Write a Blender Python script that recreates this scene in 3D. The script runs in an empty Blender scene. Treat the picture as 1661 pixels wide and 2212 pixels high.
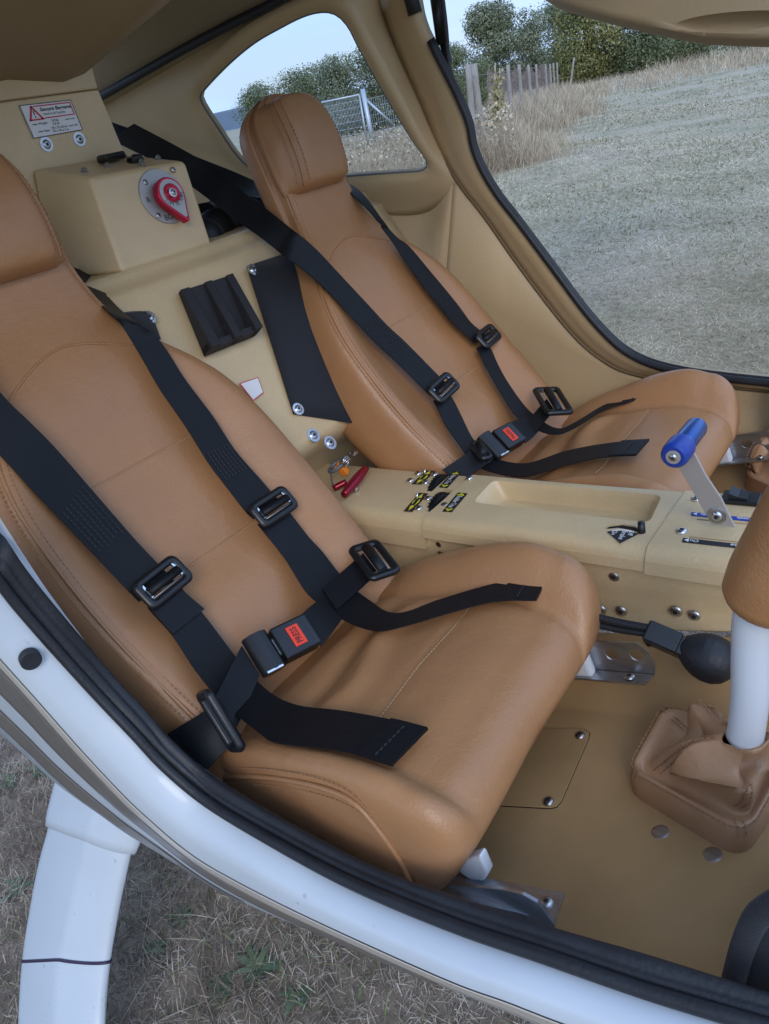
import bpy, bmesh, math, random
import numpy as np
from mathutils import Vector, Matrix
random.seed(4); rng=np.random.default_rng(7)
sc=bpy.context.scene; COL=sc.collection
# ------------------------------------------------------------ camera frame
F=1598.; CX=830.5; CY=1106.; EYE=1.40       # focal length in px of a 1661x2212 picture, eye height
def nz(v):
    v=np.array(v,float); return v/np.linalg.norm(v)
_dY=nz((2270-CX,-70-CY,F)); _h=(480-CX,285-CY,F)
_up=nz(np.cross(_dY,_h)); _up=-_up if _up[1]>0 else _up
_dX=np.cross(_dY,_up)
R=np.array([_dX,_dY,_up])
C0=np.array([0,0,EYE])
cam=bpy.data.cameras.new('camera'); co=bpy.data.objects.new('camera',cam); COL.objects.link(co)
M=Matrix.Identity(4)
for i in range(3):
    M[i][0]=R[i][0]; M[i][1]=-R[i][1]; M[i][2]=-R[i][2]; M[i][3]=C0[i]
co.matrix_world=M
cam.sensor_fit='VERTICAL'; cam.sensor_height=36; cam.lens=36*F/2212.; cam.clip_start=.02; cam.clip_end=9000
sc.camera=co
# ------------------------------------------------------------ light
SUN_EL=math.radians(32); SUN_AZ=math.radians(-48)      # azimuth measured from +x towards +y
w=bpy.data.worlds.new('World'); sc.world=w; w.use_nodes=True
nt=w.node_tree; nt.nodes.clear()
def nd(t,ty,**k):
    n=t.nodes.new(ty)
    for a,b in k.items():
        if a.startswith('i_'):
            n.inputs[a[2:].replace('_',' ')].default_value=b
        else: setattr(n,a,b)
    return n
out=nd(nt,'ShaderNodeOutputWorld'); bg=nd(nt,'ShaderNodeBackground'); bg.inputs[1].default_value=.10
sky=nd(nt,'ShaderNodeTexSky'); sky.sky_type='NISHITA'; sky.sun_disc=False
sky.sun_elevation=SUN_EL; sky.sun_rotation=math.pi/2-SUN_AZ
tc=nd(nt,'ShaderNodeTexCoord'); mp=nd(nt,'ShaderNodeMapping'); mp.inputs['Scale'].default_value=(1.6,1.6,6.5)
no=nd(nt,'ShaderNodeTexNoise'); no.inputs['Scale'].default_value=1.5; no.inputs['Detail'].default_value=5; no.inputs['Roughness'].default_value=.55
cr=nd(nt,'ShaderNodeValToRGB'); cr.color_ramp.elements[0].position=.44; cr.color_ramp.elements[1].position=.66
mx=nd(nt,'ShaderNodeMix',data_type='RGBA'); 
mulc=nd(nt,'ShaderNodeMath',operation='MULTIPLY_ADD'); mulc.inputs[1].default_value=.25; mulc.inputs[2].default_value=.74
L=nt.links.new
L(tc.outputs['Generated'],mp.inputs['Vector']); L(mp.outputs[0],no.inputs['Vector']); L(no.outputs['Fac'],cr.inputs[0])
L(cr.outputs[0],mulc.inputs[0]); L(mulc.outputs[0],mx.inputs['Factor'])
L(sky.outputs[0],mx.inputs['A'])
sx=nd(nt,'ShaderNodeSeparateXYZ'); L(tc.outputs['Generated'],sx.inputs[0])          # overcast: the zenith is brighter than the horizon
zr=nd(nt,'ShaderNodeMapRange'); zr.inputs['From Min'].default_value=0; zr.inputs['From Max'].default_value=1; zr.inputs['To Min'].default_value=1.0; zr.inputs['To Max'].default_value=1.95; L(sx.outputs['Z'],zr.inputs[0])
cm=nd(nt,'ShaderNodeVectorMath',operation='SCALE'); cm.inputs[0].default_value=(2.35,3.35,5.35)
cb_=nd(nt,'ShaderNodeMapRange'); cb_.inputs['To Min'].default_value=.84; cb_.inputs['To Max'].default_value=1.45; L(cr.outputs[0],cb_.inputs[0])
cz_=nd(nt,'ShaderNodeMath',operation='MULTIPLY'); L(zr.outputs[0],cz_.inputs[0]); L(cb_.outputs[0],cz_.inputs[1]); L(cz_.outputs[0],cm.inputs['Scale']); L(cm.outputs[0],mx.inputs['B'])
L(mx.outputs['Result'],bg.inputs[0]); L(bg.outputs[0],out.inputs[0])
sl=bpy.data.lights.new('sun','SUN'); sl.energy=.5; sl.angle=math.radians(25); sl.color=(1,.95,.88)
so=bpy.data.objects.new('sun',sl); COL.objects.link(so)
sd=Vector((math.cos(SUN_EL)*math.cos(SUN_AZ),math.cos(SUN_EL)*math.sin(SUN_AZ),math.sin(SUN_EL)))
so.rotation_euler=sd.to_track_quat('Z','Y').to_euler(); so.location=(0,0,30)
vs=sc.view_settings; vs.view_transform='Standard'; vs.look='None'; vs.gamma=1; vs.use_curve_mapping=False
vs.exposure=1.08
sc.cycles.max_bounces=6; sc.cycles.diffuse_bounces=4; sc.cycles.transparent_max_bounces=6
# ------------------------------------------------------------ materials
def mat(name,col,rough=.5,metal=0,bump=0,bscale=100,detail=3,var=0,vscale=8,col2=None,coat=0,spec=.5,island=None,sheen=0,stretch=None,speck=None):
    m=bpy.data.materials.new(name); m.use_nodes=True; t=m.node_tree; b=t.nodes['Principled BSDF']
    b.inputs['Base Color'].default_value=(*col,1); b.inputs['Roughness'].default_value=rough; b.inputs['Metallic'].default_value=metal
    b.inputs['Coat Weight'].default_value=coat; b.inputs['Coat Roughness'].default_value=.08; b.inputs['Specular IOR Level'].default_value=spec
    b.inputs['Sheen Weight'].default_value=sheen
    tcn=nd(t,'ShaderNodeTexCoord'); src=tcn.outputs['Object']
    if stretch:
        mp=nd(t,'ShaderNodeMapping'); mp.inputs['Scale'].default_value=stretch; t.links.new(src,mp.inputs[0]); src=mp.outputs[0]
    if island:
        g=nd(t,'ShaderNodeNewGeometry'); r=nd(t,'ShaderNodeValToRGB'); els=r.color_ramp.elements
        while len(els)<len(island): els.new(.5)
        for i,c in enumerate(island): els[i].position=i/(len(island)-1); els[i].color=(*c,1)
        n=nd(t,'ShaderNodeTexNoise'); n.inputs['Scale'].default_value=vscale; n.inputs['Detail'].default_value=2; t.links.new(src,n.inputs['Vector'])
        a=nd(t,'ShaderNodeMath',operation='MULTIPLY_ADD'); a.inputs[1].default_value=1.6; a.inputs[2].default_value=-.8
        t.links.new(n.outputs['Fac'],a.inputs[0])
        s=nd(t,'ShaderNodeMath',operation='MULTIPLY_ADD'); s.inputs[1].default_value=.75; t.links.new(g.outputs['Random Per Island'],s.inputs[0])
        t.links.new(a.outputs[0],s.inputs[2])
        a2=nd(t,'ShaderNodeMath',operation='ADD'); a2.inputs[1].default_value=.12; t.links.new(s.outputs[0],a2.inputs[0])
        t.links.new(a2.outputs[0],r.inputs[0]); t.links.new(r.outputs[0],b.inputs['Base Color'])
    elif var or col2:
        n=nd(t,'ShaderNodeTexNoise'); n.inputs['Scale'].default_value=vscale; n.inputs['Detail'].default_value=6; n.inputs['Roughness'].default_value=.6
        t.links.new(src,n.inputs['Vector'])
        r=nd(t,'ShaderNodeValToRGB'); r.color_ramp.elements[0].position=.32; r.color_ramp.elements[1].position=.68
        c2=col2 or tuple(c*(1-var) for c in col); c1=col if col2 else tuple(min(1,c*(1+var)) for c in col)
        r.color_ramp.elements[0].color=(*c2,1); r.color_ramp.elements[1].color=(*c1,1)
        t.links.new(n.outputs['Fac'],r.inputs[0]); t.links.new(r.outputs[0],b.inputs['Base Color'])
        rr=nd(t,'ShaderNodeMapRange'); rr.inputs['To Min'].default_value=max(.03,rough-.07); rr.inputs['To Max'].default_value=min(1,rough+.07)
        t.links.new(n.outputs['Fac'],rr.inputs[0]); t.links.new(rr.outputs[0],b.inputs['Roughness'])
    if speck:   # small wear marks and dust; on beige, surface glints painted as flecks
        n=nd(t,'ShaderNodeTexNoise'); n.inputs['Scale'].default_value=speck[0]; n.inputs['Detail'].default_value=1; t.links.new(src,n.inputs['Vector'])
        n2=nd(t,'ShaderNodeTexNoise'); n2.inputs['Scale'].default_value=speck[0]*.06; n2.inputs['Detail'].default_value=3; t.links.new(src,n2.inputs['Vector'])
        ad=nd(t,'ShaderNodeMath',operation='MULTIPLY_ADD'); ad.inputs[1].default_value=.35; t.links.new(n2.outputs['Fac'],ad.inputs[0]); t.links.new(n.outputs['Fac'],ad.inputs[2])
        rr=nd(t,'ShaderNodeValToRGB'); p0=(speck[1]+.175); rr.color_ramp.elements[0].position=p0-.01; rr.color_ramp.elements[1].position=min(1,p0+.05); t.links.new(ad.outputs[0],rr.inputs[0])
        mm=nd(t,'ShaderNodeMix',data_type='RGBA'); mm.inputs['B'].default_value=(*speck[2],1); fm=nd(t,'ShaderNodeMath',operation='MULTIPLY'); fm.inputs[1].default_value=.6
        t.links.new(rr.outputs[0],fm.inputs[0]); t.links.new(fm.outputs[0],mm.inputs['Factor'])
        l0=b.inputs['Base Color'].links
        if l0: t.links.new(l0[0].from_socket,mm.inputs['A'])
        else: mm.inputs['A'].default_value=(*col,1)
        t.links.new(mm.outputs['Result'],b.inputs['Base Color'])
    if bump:
        n=nd(t,'ShaderNodeTexNoise'); n.inputs['Scale'].default_value=bscale; n.inputs['Detail'].default_value=detail
        t.links.new(src,n.inputs['Vector'])
        bp=nd(t,'ShaderNodeBump'); bp.inputs['Strength'].default_value=bump; bp.inputs['Distance'].default_value=.002
        t.links.new(n.outputs['Fac'],bp.inputs['Height']); t.links.new(bp.outputs[0],b.inputs['Normal'])
    return m
def leather(name,col):
    m=mat(name,col,.38,var=.06,vscale=6,spec=.5); t=m.node_tree; b=t.nodes['Principled BSDF']
    tcn=nd(t,'ShaderNodeTexCoord')
    v=nd(t,'ShaderNodeTexVoronoi'); v.inputs['Scale'].default_value=420; t.links.new(tcn.outputs['Object'],v.inputs['Vector'])
    n=nd(t,'ShaderNodeTexNoise'); n.inputs['Scale'].default_value=9; n.inputs['Detail'].default_value=4; n.inputs['Distortion'].default_value=.4; t.links.new(tcn.outputs['Object'],n.inputs['Vector'])
    b1=nd(t,'ShaderNodeBump'); b1.inputs['Strength'].default_value=.22; b1.inputs['Distance'].default_value=.0012
    b2=nd(t,'ShaderNodeBump'); b2.inputs['Strength'].default_value=.35; b2.inputs['Distance'].default_value=.012
    t.links.new(n.outputs['Fac'],b2.inputs['Height']); t.links.new(v.outputs['Distance'],b1.inputs['Height'])
    n3=nd(t,'ShaderNodeTexNoise'); n3.inputs['Scale'].default_value=34; n3.inputs['Detail'].default_value=3; n3.inputs['Distortion'].default_value=1.6; t.links.new(tcn.outputs['Object'],n3.inputs['Vector'])
    b3=nd(t,'ShaderNodeBump'); b3.inputs['Strength'].default_value=.12; b3.inputs['Distance'].default_value=.004; t.links.new(n3.outputs['Fac'],b3.inputs['Height']); t.links.new(b2.outputs[0],b3.inputs['Normal'])
    t.links.new(b3.outputs[0],b1.inputs['Normal']); t.links.new(b1.outputs[0],b.inputs['Normal'])
    return m
def webbing(name,col):
    m=mat(name,col,.5,spec=.28); t=m.node_tree; b=t.nodes['Principled BSDF']
    uv=nd(t,'ShaderNodeUVMap'); mp=nd(t,'ShaderNodeMapping'); t.links.new(uv.outputs[0],mp.inputs[0])
    wv=nd(t,'ShaderNodeTexWave'); wv.bands_direction='X'; wv.inputs['Scale'].default_value=5.5; wv.inputs['Distortion'].default_value=.6; t.links.new(mp.outputs[0],wv.inputs['Vector'])
    w2=nd(t,'ShaderNodeTexWave'); w2.bands_direction='DIAGONAL'; w2.inputs['Scale'].default_value=26; w2.inputs['Distortion'].default_value=.5; t.links.new(mp.outputs[0],w2.inputs['Vector'])
    ad=nd(t,'ShaderNodeMath',operation='MULTIPLY_ADD'); ad.inputs[1].default_value=.35; t.links.new(w2.outputs['Fac'],ad.inputs[0]); t.links.new(wv.outputs['Fac'],ad.inputs[2])
    bp=nd(t,'ShaderNodeBump'); bp.inputs['Strength'].default_value=.22; bp.inputs['Distance'].default_value=.001
    t.links.new(ad.outputs[0],bp.inputs['Height']); t.links.new(bp.outputs[0],b.inputs['Normal'])
    return m
MT=dict(
 leather=leather('tan_leather',(.395,.194,.084)), grip=leather('grip_leather',(.36,.168,.066)), boot=leather('boot_leather',(.42,.235,.125)),
 beige=mat('beige_gelcoat',(.61,.452,.252),.36,bump=.32,bscale=240,var=.07,vscale=5,speck=(330,.70,(.72,.58,.36))),
 liner=mat('beige_liner',(.52,.375,.205),.5,bump=.3,bscale=160,var=.06,vscale=4),
 crease_shade=mat('brown_crease_shade',(.16,.105,.05),.7), roof_shade_liner=mat('roof_and_shaded_liner',(.30,.222,.125),.6,bump=.3,bscale=140,var=.06,vscale=4),
 floor=mat('floor_laminate',(.39,.238,.106),.38,bump=.2,bscale=60,var=.12,vscale=7,speck=(210,.80,(.50,.40,.27))),
 web=webbing('black_webbing',(.0065,.0075,.0100)), thread=mat('tan_thread',(.44,.29,.16),.8), thread2=mat('brown_thread',(.33,.17,.08),.8), bthread=mat('black_thread',(.03,.032,.04),.6),
 rubber=mat('black_rubber',(.014,.015,.019),.52,bump=.3,bscale=240,var=.2,vscale=30),
 plastic=mat('black_plastic',(.008,.009,.011),.34,bump=.08,bscale=500), foam=mat('black_foam',(.022,.021,.025),.75,bump=.4,bscale=350),
 fabric=mat('black_fabric',(.010,.012,.018),.8,bump=.5,bscale=600,sheen=.1), dark=mat('dark_void',(.006,.006,.006),.9),
 white=mat('white_gelcoat',(.57,.62,.67),.34,coat=.25,var=.03,vscale=9,speck=(90,.76,(.36,.36,.36))), cream=mat('cream_stripe',(.62,.56,.48),.3,coat=.4), taupe=mat('taupe_stripe',(.16,.14,.125),.38,coat=.4,bump=.1,bscale=300,var=.08,vscale=30),
 whitepaint=mat('white_tube_paint',(.62,.65,.69),.3,var=.02), zinc=mat('zinc_bolt',(.26,.25,.24),.45,.7), steel=mat('steel',(.50,.50,.49),.33,1,var=.1,vscale=60), alu=mat('aluminium',(.50,.52,.55),.36,1,bump=.15,bscale=80,var=.16,vscale=16,stretch=(1,9,9)),
 brushed=mat('painted_lever',(.40,.36,.32),.5,.2), chrome=mat('chrome',(.62,.63,.65),.2,1), blue=mat('blue_anodised',(.012,.085,.34),.22,.6), blue2=mat('blue_cap',(.010,.045,.30),.35),
 red=mat('red_anodised',(.50,.015,.05),.28,.6), darkred=mat('dark_red_anodised',(.26,.010,.028),.25,.5), pressred=mat('red_button',(.85,.05,.012),.45),
 labelw=mat('label_white',(.76,.76,.76),.45), plate=mat('satin_plate',(.42,.42,.41),.5,.35,var=.05,vscale=30), ink=mat('black_ink',(.012,.012,.014),.5), redink=mat('red_ink',(.55,.03,.06),.5), yellow=mat('yellow_ink',(.72,.66,.03),.5), wink=mat('white_ink',(.78,.78,.78),.5), blueink=mat('blue_ink',(.02,.045,.32),.4),
 orange=mat('orange_tag',(.75,.22,.02),.45), greyp=mat('grey_plastic',(.13,.14,.15),.45), purple=mat('purple_tape',(.035,.02,.06),.4), hole=mat('hole_dark',(.012,.014,.02),.6),
 galv=mat('galvanised',(.50,.53,.56),.45,.6,var=.1,vscale=9), wood=mat('weathered_wood',(.30,.27,.235),.85,bump=.6,bscale=30,var=.25,vscale=6,stretch=(6,6,1)),
 glass=None)
g=bpy.data.materials.new('window_acrylic'); g.use_nodes=True; t=g.node_tree; t.nodes.clear()
o_=nd(t,'ShaderNodeOutputMaterial'); tr=nd(t,'ShaderNodeBsdfTransparent'); tr.inputs[0].default_value=(.93,.95,.96,1); gl=nd(t,'ShaderNodeBsdfGlossy'); gl.inputs['Roughness'].default_value=.03
ms=nd(t,'ShaderNodeMixShader'); lw=nd(t,'ShaderNodeLayerWeight'); lw.inputs[0].default_value=.12; ml=nd(t,'ShaderNodeMath',operation='MULTIPLY'); ml.inputs[1].default_value=.35
t.links.new(lw.outputs['Fresnel'],ml.inputs[0]); t.links.new(ml.outputs[0],ms.inputs[0]); t.links.new(tr.outputs[0],ms.inputs[1]); t.links.new(gl.outputs[0],ms.inputs[2]); t.links.new(ms.outputs[0],o_.inputs[0])
MT['glass']=g
# ------------------------------------------------------------ unprojection of a picture point on to a plane of the place (eye-relative metres)
def ray(p): return R@np.array([(p[0]-CX)/F,(p[1]-CY)/F,1.])
def onpl(p,P,N):
    r=ray(p); N=np.array(N,float); return r*(np.dot(P,N)/np.dot(r,N))
def atY(p,y): return onpl(p,(0,y,0),(0,1,0))
def atX(p,x): return onpl(p,(x,0,0),(1,0,0))
def atZ(p,z): return onpl(p,(0,0,z),(0,0,1))
def crom(P,n,closed=False):
    P=np.array(P,float); m=len(P)
    if closed: Q=np.vstack([P[-1:],P,P[:2]]); segs=m
    else: Q=np.vstack([2*P[0]-P[1],P,2*P[-1]-P[-2]]); segs=m-1
    d=[];K=16
    for i in range(segs):
        p0,p1,p2,p3=Q[i:i+4]
        # centripetal-like tension by finite tangents
        for k in range(K):
            u=k/K; d.append(.5*((2*p1)+(-p0+p2)*u+(2*p0-5*p1+4*p2-p3)*u*u+(-p0+3*p1-3*p2+p3)*u**3))
    d.append(Q[1] if closed else P[-1]); d=np.array(d)
    l=np.r_[0,np.cumsum(np.linalg.norm(np.diff(d,axis=0),axis=1))]
    s=np.linspace(0,l[-1],n+1)[:-1] if closed else np.linspace(0,l[-1],n)
    return np.stack([np.interp(s,l,d[:,k]) for k in range(d.shape[1])],1)
def lin(P,n):
    P=np.array(P,float); l=np.r_[0,np.cumsum(np.linalg.norm(np.diff(P,axis=0),axis=1))]
    s=np.linspace(0,l[-1],n); return np.stack([np.interp(s,l,P[:,k]) for k in range(P.shape[1])],1)
# ------------------------------------------------------------ object helpers
def rel(parent):
    z=np.zeros(3)
    while parent is not None:
        z=z+np.array(parent.location); parent=parent.parent
    return z
def thing(name,label,cat,loc=(0,0,0),group=None):
    o=bpy.data.objects.new(name,None); COL.objects.link(o); o.empty_display_size=.05
    o.location=Vector(loc)+Vector(C0); o['label']=label; o['category']=cat
    if group: o['group']=group
    return o
def tag(o,label=None,cat=None,group=None,kind=None):
    for k,v in (('label',label),('category',cat),('group',group),('kind',kind)):
        if v: o[k]=v
    return o
def mk(name,V,Fc,m,parent=None,smooth=True,uv=None,absz=False):
    V=np.array(V,float)
    if not absz: V=V+C0
    V=V-rel(parent); 
    loc=np.zeros(3)
    if parent is None or True:
        loc=(V.min(0)+V.max(0))/2
        if parent is None: loc[2]=V[:,2].min()
        V=V-loc
    me=bpy.data.meshes.new(name); me.from_pydata(V.tolist(),[],[tuple(int(i) for i in f) for f in Fc])
    ms=m if isinstance(m,(list,tuple)) else [m]
    for x in ms: me.materials.append(MT[x] if isinstance(x,str) else x)
    if smooth: me.polygons.foreach_set('use_smooth',[True]*len(me.polygons))
    if uv is not None:
        l=me.uv_layers.new(name='UVMap'); uv=np.array(uv,float)
        idx=np.empty(len(me.loops),dtype=np.int32); me.loops.foreach_get('vertex_index',idx)
        l.data.foreach_set('uv',uv[idx].ravel())
    me.update()
    o=bpy.data.objects.new(name,me); COL.objects.link(o); o.location=loc
    if parent: o.parent=parent
    return o
def mod(o,kind,**k):
    md=o.modifiers.new(kind.lower(),kind)
    for a,b in k.items(): setattr(md,a,b)
    return o
def fixn(o):
    bm=bmesh.new(); bm.from_mesh(o.data); bmesh.ops.recalc_face_normals(bm,faces=bm.faces); bm.to_mesh(o.data); bm.free(); return o
def apply(o):
    dg=bpy.context.evaluated_depsgraph_get(); me=bpy.data.meshes.new_from_object(o.evaluated_get(dg)); o.modifiers.clear(); o.data=me; return o
def cut(o,cutters):
    for c in cutters:
        md=o.modifiers.new('b','BOOLEAN'); md.object=c; md.operation='DIFFERENCE'; md.solver='EXACT'
    bpy.context.view_layer.update(); apply(o)
    for c in cutters: bpy.data.objects.remove(c)
    return o
def sharp(o,ang=35):
    me=o.data; me.set_sharp_from_angle(angle=math.radians(ang)); return o
def grid(rows,closed=False,cap=False):
    rows=[np.array(r) for r in rows]; n=len(rows[0]); V=np.vstack(rows); Fc=[]
    for i in range(len(rows)-1):
        for j in range(n if closed else n-1):
            k=(j+1)%n; Fc.append((i*n+j,i*n+k,(i+1)*n+k,(i+1)*n+j))
    if cap:
        V=np.vstack([V,rows[0].mean(0),rows[-1].mean(0)]); a=len(V)-2; b=a+1; o=(len(rows)-1)*n
        for j in range(n):
            k=(j+1)%n; Fc.append((a,k,j)); Fc.append((b,o+j,o+k))
    return V,Fc
def loft(name,rows,m,parent=None,closed=False,cap=False,thick=0,smooth=True,sub=0):
    V,Fc=grid(rows,closed,cap); o=fixn(mk(name,V,Fc,m,parent,smooth))
    if thick: mod(o,'SOLIDIFY',thickness=thick,offset=0)
    if sub: mod(o,'SUBSURF',levels=sub,render_levels=sub)
    return o
def frame_of(d,upv=(0,0,1)):
    d=nz(d); u=np.cross(upv,d)
    if np.linalg.norm(u)<1e-4: u=np.cross((1,0,0),d)
    u=nz(u); return u,np.cross(d,u)
def tube_vf(path,r,seg=10,flat=1.0,upv=(0,0,1)):
    path=np.array(path,float); n=len(path); r=np.broadcast_to(r,(n,)); rows=[]
    t=np.gradient(path,axis=0); u,v=frame_of(t[0],upv)
    for i in range(n):
        d=nz(t[i]); u=nz(u-d*np.dot(u,d)); v=np.cross(d,u)
        a=np.linspace(0,2*np.pi,seg,endpoint=False)
        rows.append(path[i]+r[i]*(np.cos(a)[:,None]*u+flat*np.sin(a)[:,None]*v))
    return grid(rows,True,True)
def tube(name,path,r,m,parent=None,seg=10,flat=1.0,upv=(0,0,1)):
    V,Fc=tube_vf(path,r,seg,flat,upv); return fixn(mk(name,V,Fc,m,parent))
def join(parts):
    V=[];Fc=[];o=0
    for v,f in parts:
        V.append(np.array(v)); Fc+= [tuple(i+o for i in q) for q in f]; o+=len(v)
    return np.vstack(V),Fc
def prism_vf(poly,vec):
    poly=np.array(poly,float); n=len(poly); V=np.vstack([poly,poly+np.array(vec)])
    Fc=[tuple(range(n))[::-1],tuple(range(n,2*n))]+[(i,(i+1)%n,n+(i+1)%n,n+i) for i in range(n)]
    return V,Fc
def prism(name,poly,vec,m,parent=None,bev=0,seg=2):
    V,Fc=prism_vf(poly,vec); o=fixn(mk(name,V,Fc,m,parent,smooth=bev>0))
    if bev:
        mod(o,'BEVEL',width=bev,segments=seg,limit_method='ANGLE',angle_limit=math.radians(35)); mod(o,'WEIGHTED_NORMAL')
    return o
def box_vf(c,ax,half):
    c=np.array(c); ax=[nz(a) for a in ax]
    P=[c+sx*ax[0]*half[0]+sy*ax[1]*half[1]-ax[2]*half[2] for sx,sy in((-1,-1),(1,-1),(1,1),(-1,1))]
    return prism_vf(P,2*ax[2]*half[2])
def box(name,c,ax,half,m,parent=None,bev=0,seg=2):
    V,Fc=box_vf(c,ax,half); o=fixn(mk(name,V,Fc,m,parent,smooth=bev>0))
    if bev: mod(o,'BEVEL',width=bev,segments=seg,limit_method='ANGLE'); mod(o,'WEIGHTED_NORMAL')
    return o
def lathe_vf(c,axis,prof,seg=20,upv=(0,0,1)):
    u,v=frame_of(axis,upv); d=nz(axis); a=np.linspace(0,2*np.pi,seg,endpoint=False)
    rows=[np.array(c)+h*d+r*(np.cos(a)[:,None]*u+np.sin(a)[:,None]*v) for r,h in prof]
    return grid(rows,True,True)
def lathe(name,c,axis,prof,m,parent=None,seg=20):
    V,Fc=lathe_vf(c,axis,prof,seg); o=fixn(mk(name,V,Fc,m,parent)); sharp(o,40); return o
def rrect(hl,hw,r,n=5):
    P=[]
    for cx,cy,a0 in((hl-r,hw-r,0),(-hl+r,hw-r,90),(-hl+r,-hw+r,180),(hl-r,-hw+r,270)):
        for k in range(n+1):
            a=math.radians(a0+90*k/n); P.append((cx+r*math.cos(a),cy+r*math.sin(a)))
    return P
def ring_vf(c,u,v,hl,hw,bar,th,r=.008):
    """flat rounded-rectangle frame: outer half sizes hl,hw, bar width, thickness"""
    u=nz(u); v=nz(np.array(v)-u*np.dot(u,v)); nrm=np.cross(u,v); outp=rrect(hl,hw,r); inp=rrect(hl-bar,hw-bar,max(.002,r-bar*.6)); e=th*.35
    rows=[]
    for (off,h) in ((0,-th/2+e),(0,th/2-e),(.18,th/2),(.82,th/2),(1,th/2-e),(1,-th/2+e),(.82,-th/2),(.18,-th/2),(0,-th/2+e)):
        rows.append([np.array(c)+u*(a[0]*(1-off)+b[0]*off)+v*(a[1]*(1-off)+b[1]*off)+nrm*h for a,b in zip(outp,inp)])
    return grid([np.array(q) for q in rows],True)
SCREWS={}
def screw(name,c,axis,r,parent,m='steel',washer=False):
    """domed socket-head screw: washer, dome and a dark hexagonal recess"""
    key=(round(r,4),m,washer)
    if key not in SCREWS:
        prof=([(r*1.55,0),(r*1.55,r*.18),(r*1.0,r*.2)] if washer else [(r*1.02,0)])+[(r,r*.14),(r*.85,r*.30),(r*.6,r*.42),(r*.42,r*.46)]
        parts=lathe_vf((0,0,0),(0,0,1),prof,14)
        me=bpy.data.meshes.new('screw'); V,Fc=parts; n0=len(Fc)
        hx=[(r*.40*math.cos(i*math.pi/3),r*.40*math.sin(i*math.pi/3),r*.475) for i in range(6)]
        hx2=[(x,y,r*.3) for x,y,z in hx]
        V=np.vstack([V,hx,[(x*.75,y*.75,r*.482) for x,y,z in hx]]); b=len(V)-12
        Fc=Fc+[tuple(range(b,b+6))]
        me.from_pydata(V.tolist(),[],[tuple(int(i) for i in f) for f in Fc]); me.materials.append(MT[m]); me.materials.append(MT['hole'])
        for i,p in enumerate(me.polygons):
            p.use_smooth=True
            if i>=n0: p.material_index=1
        bm=bmesh.new(); bm.from_mesh(me); bmesh.ops.recalc_face_normals(bm,faces=bm.faces[:n0]); bm.to_mesh(me); bm.free()
        me.set_sharp_from_angle(angle=math.radians(40)); SCREWS[key]=me
    o=bpy.data.objects.new(name,SCREWS[key]); COL.objects.link(o)
    o.rotation_euler=Vector(axis).to_track_quat('Z','Y').to_euler(); o.location=Vector(np.array(c)+C0-rel(parent)); o.parent=parent
    return o
def text(name,s,c,rd,upd,h,m,parent,width=None,bold=0):
    """raised flat lettering: centre, reading direction, letter-up direction, cap height"""
    cu=bpy.data.curves.new(name,'FONT'); cu.body=s; cu.align_x='CENTER'; cu.align_y='CENTER'; cu.size=h*1.4; cu.offset=bold*h; cu.resolution_u=3
    to=bpy.data.objects.new('t',cu); COL.objects.link(to); bpy.context.view_layer.update()
    me=bpy.data.meshes.new_from_object(to.evaluated_get(bpy.context.evaluated_depsgraph_get())); bpy.data.objects.remove(to)
    rd=nz(rd); upd=nz(np.array(upd)-rd*np.dot(rd,upd)); nrm=np.cross(rd,upd)
    V=np.empty(len(me.vertices)*3); me.vertices.foreach_get('co',V); V=V.reshape(-1,3)
    if width: V[:,0]*=width/max(1e-6,np.ptp(V[:,0]))
    W=np.array(c)+V[:,:1]*rd+V[:,1:2]*upd+nrm*.0003
    Fc=[tuple(p.vertices) for p in me.polygons]; return mk(name,W,Fc,m,parent,smooth=False)
def dashes_vf(path,nrm,ln,gap,wd,h=.0006):
    path=np.array(path,float); l=np.r_[0,np.cumsum(np.linalg.norm(np.diff(path,axis=0),axis=1))]; nrm=np.array(nrm,float)
    if nrm.ndim==1: nrm=np.broadcast_to(nrm,path.shape)
    P=[];s=0
    at=lambda x:np.array([np.interp(x,l,path[:,k]) for k in range(3)]); an=lambda x:nz([np.interp(x,l,nrm[:,k]) for k in range(3)])
    while s+ln<l[-1]:
        a,b=at(s),at(s+ln); N=an(s+ln/2); d=nz(b-a); sd=np.cross(d,N); 
        P.append(box_vf((a+b)/2+N*h*.5,(d,sd,N),(np.linalg.norm(b-a)/2,wd/2,h))); s+=ln+gap
    return join(P)
def dashes(name,path,nrm,m,parent,ln=.0035,gap=.0018,wd=.0009,kind=True):
    V,Fc=dashes_vf(path,nrm,ln,gap,wd); o=mk(name,V,Fc,m,parent,smooth=False)
    if kind: o['kind']='stuff'
    return o
def ribbon(name,Lp,Rp,m,parent,th=.0016,n=60,smoothpath=True):
    """flat webbing strip between two edges; thickness and folded ends are real"""
    A=crom(Lp,n); B=crom(Rp,n); nc=5
    T=np.gradient((A+B)/2,axis=0); W=B-A; N=np.cross(W,T); N/=np.linalg.norm(N,axis=1)[:,None]+1e-9
    l=np.r_[0,np.cumsum(np.linalg.norm(np.diff((A+B)/2,axis=0),axis=1))]
    rows=[];uv=[]
    for i in range(n):
        top=[A[i]+W[i]*k/(nc-1)+N[i]*th/2 for k in range(nc)]; bot=[A[i]+W[i]*k/(nc-1)-N[i]*th/2 for k in range(nc)][::-1]
        rows.append(np.array(top+bot)); us=[k/(nc-1) for k in range(nc)]
        uv+=[(u,l[i]*20) for u in us+us[::-1]]
    V,Fc=grid(rows,True,True); uv+=[(0,0),(0,0)]
    o=fixn(mk(name,V,Fc,m,parent,uv=uv)); sharp(o,50); return o
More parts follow.
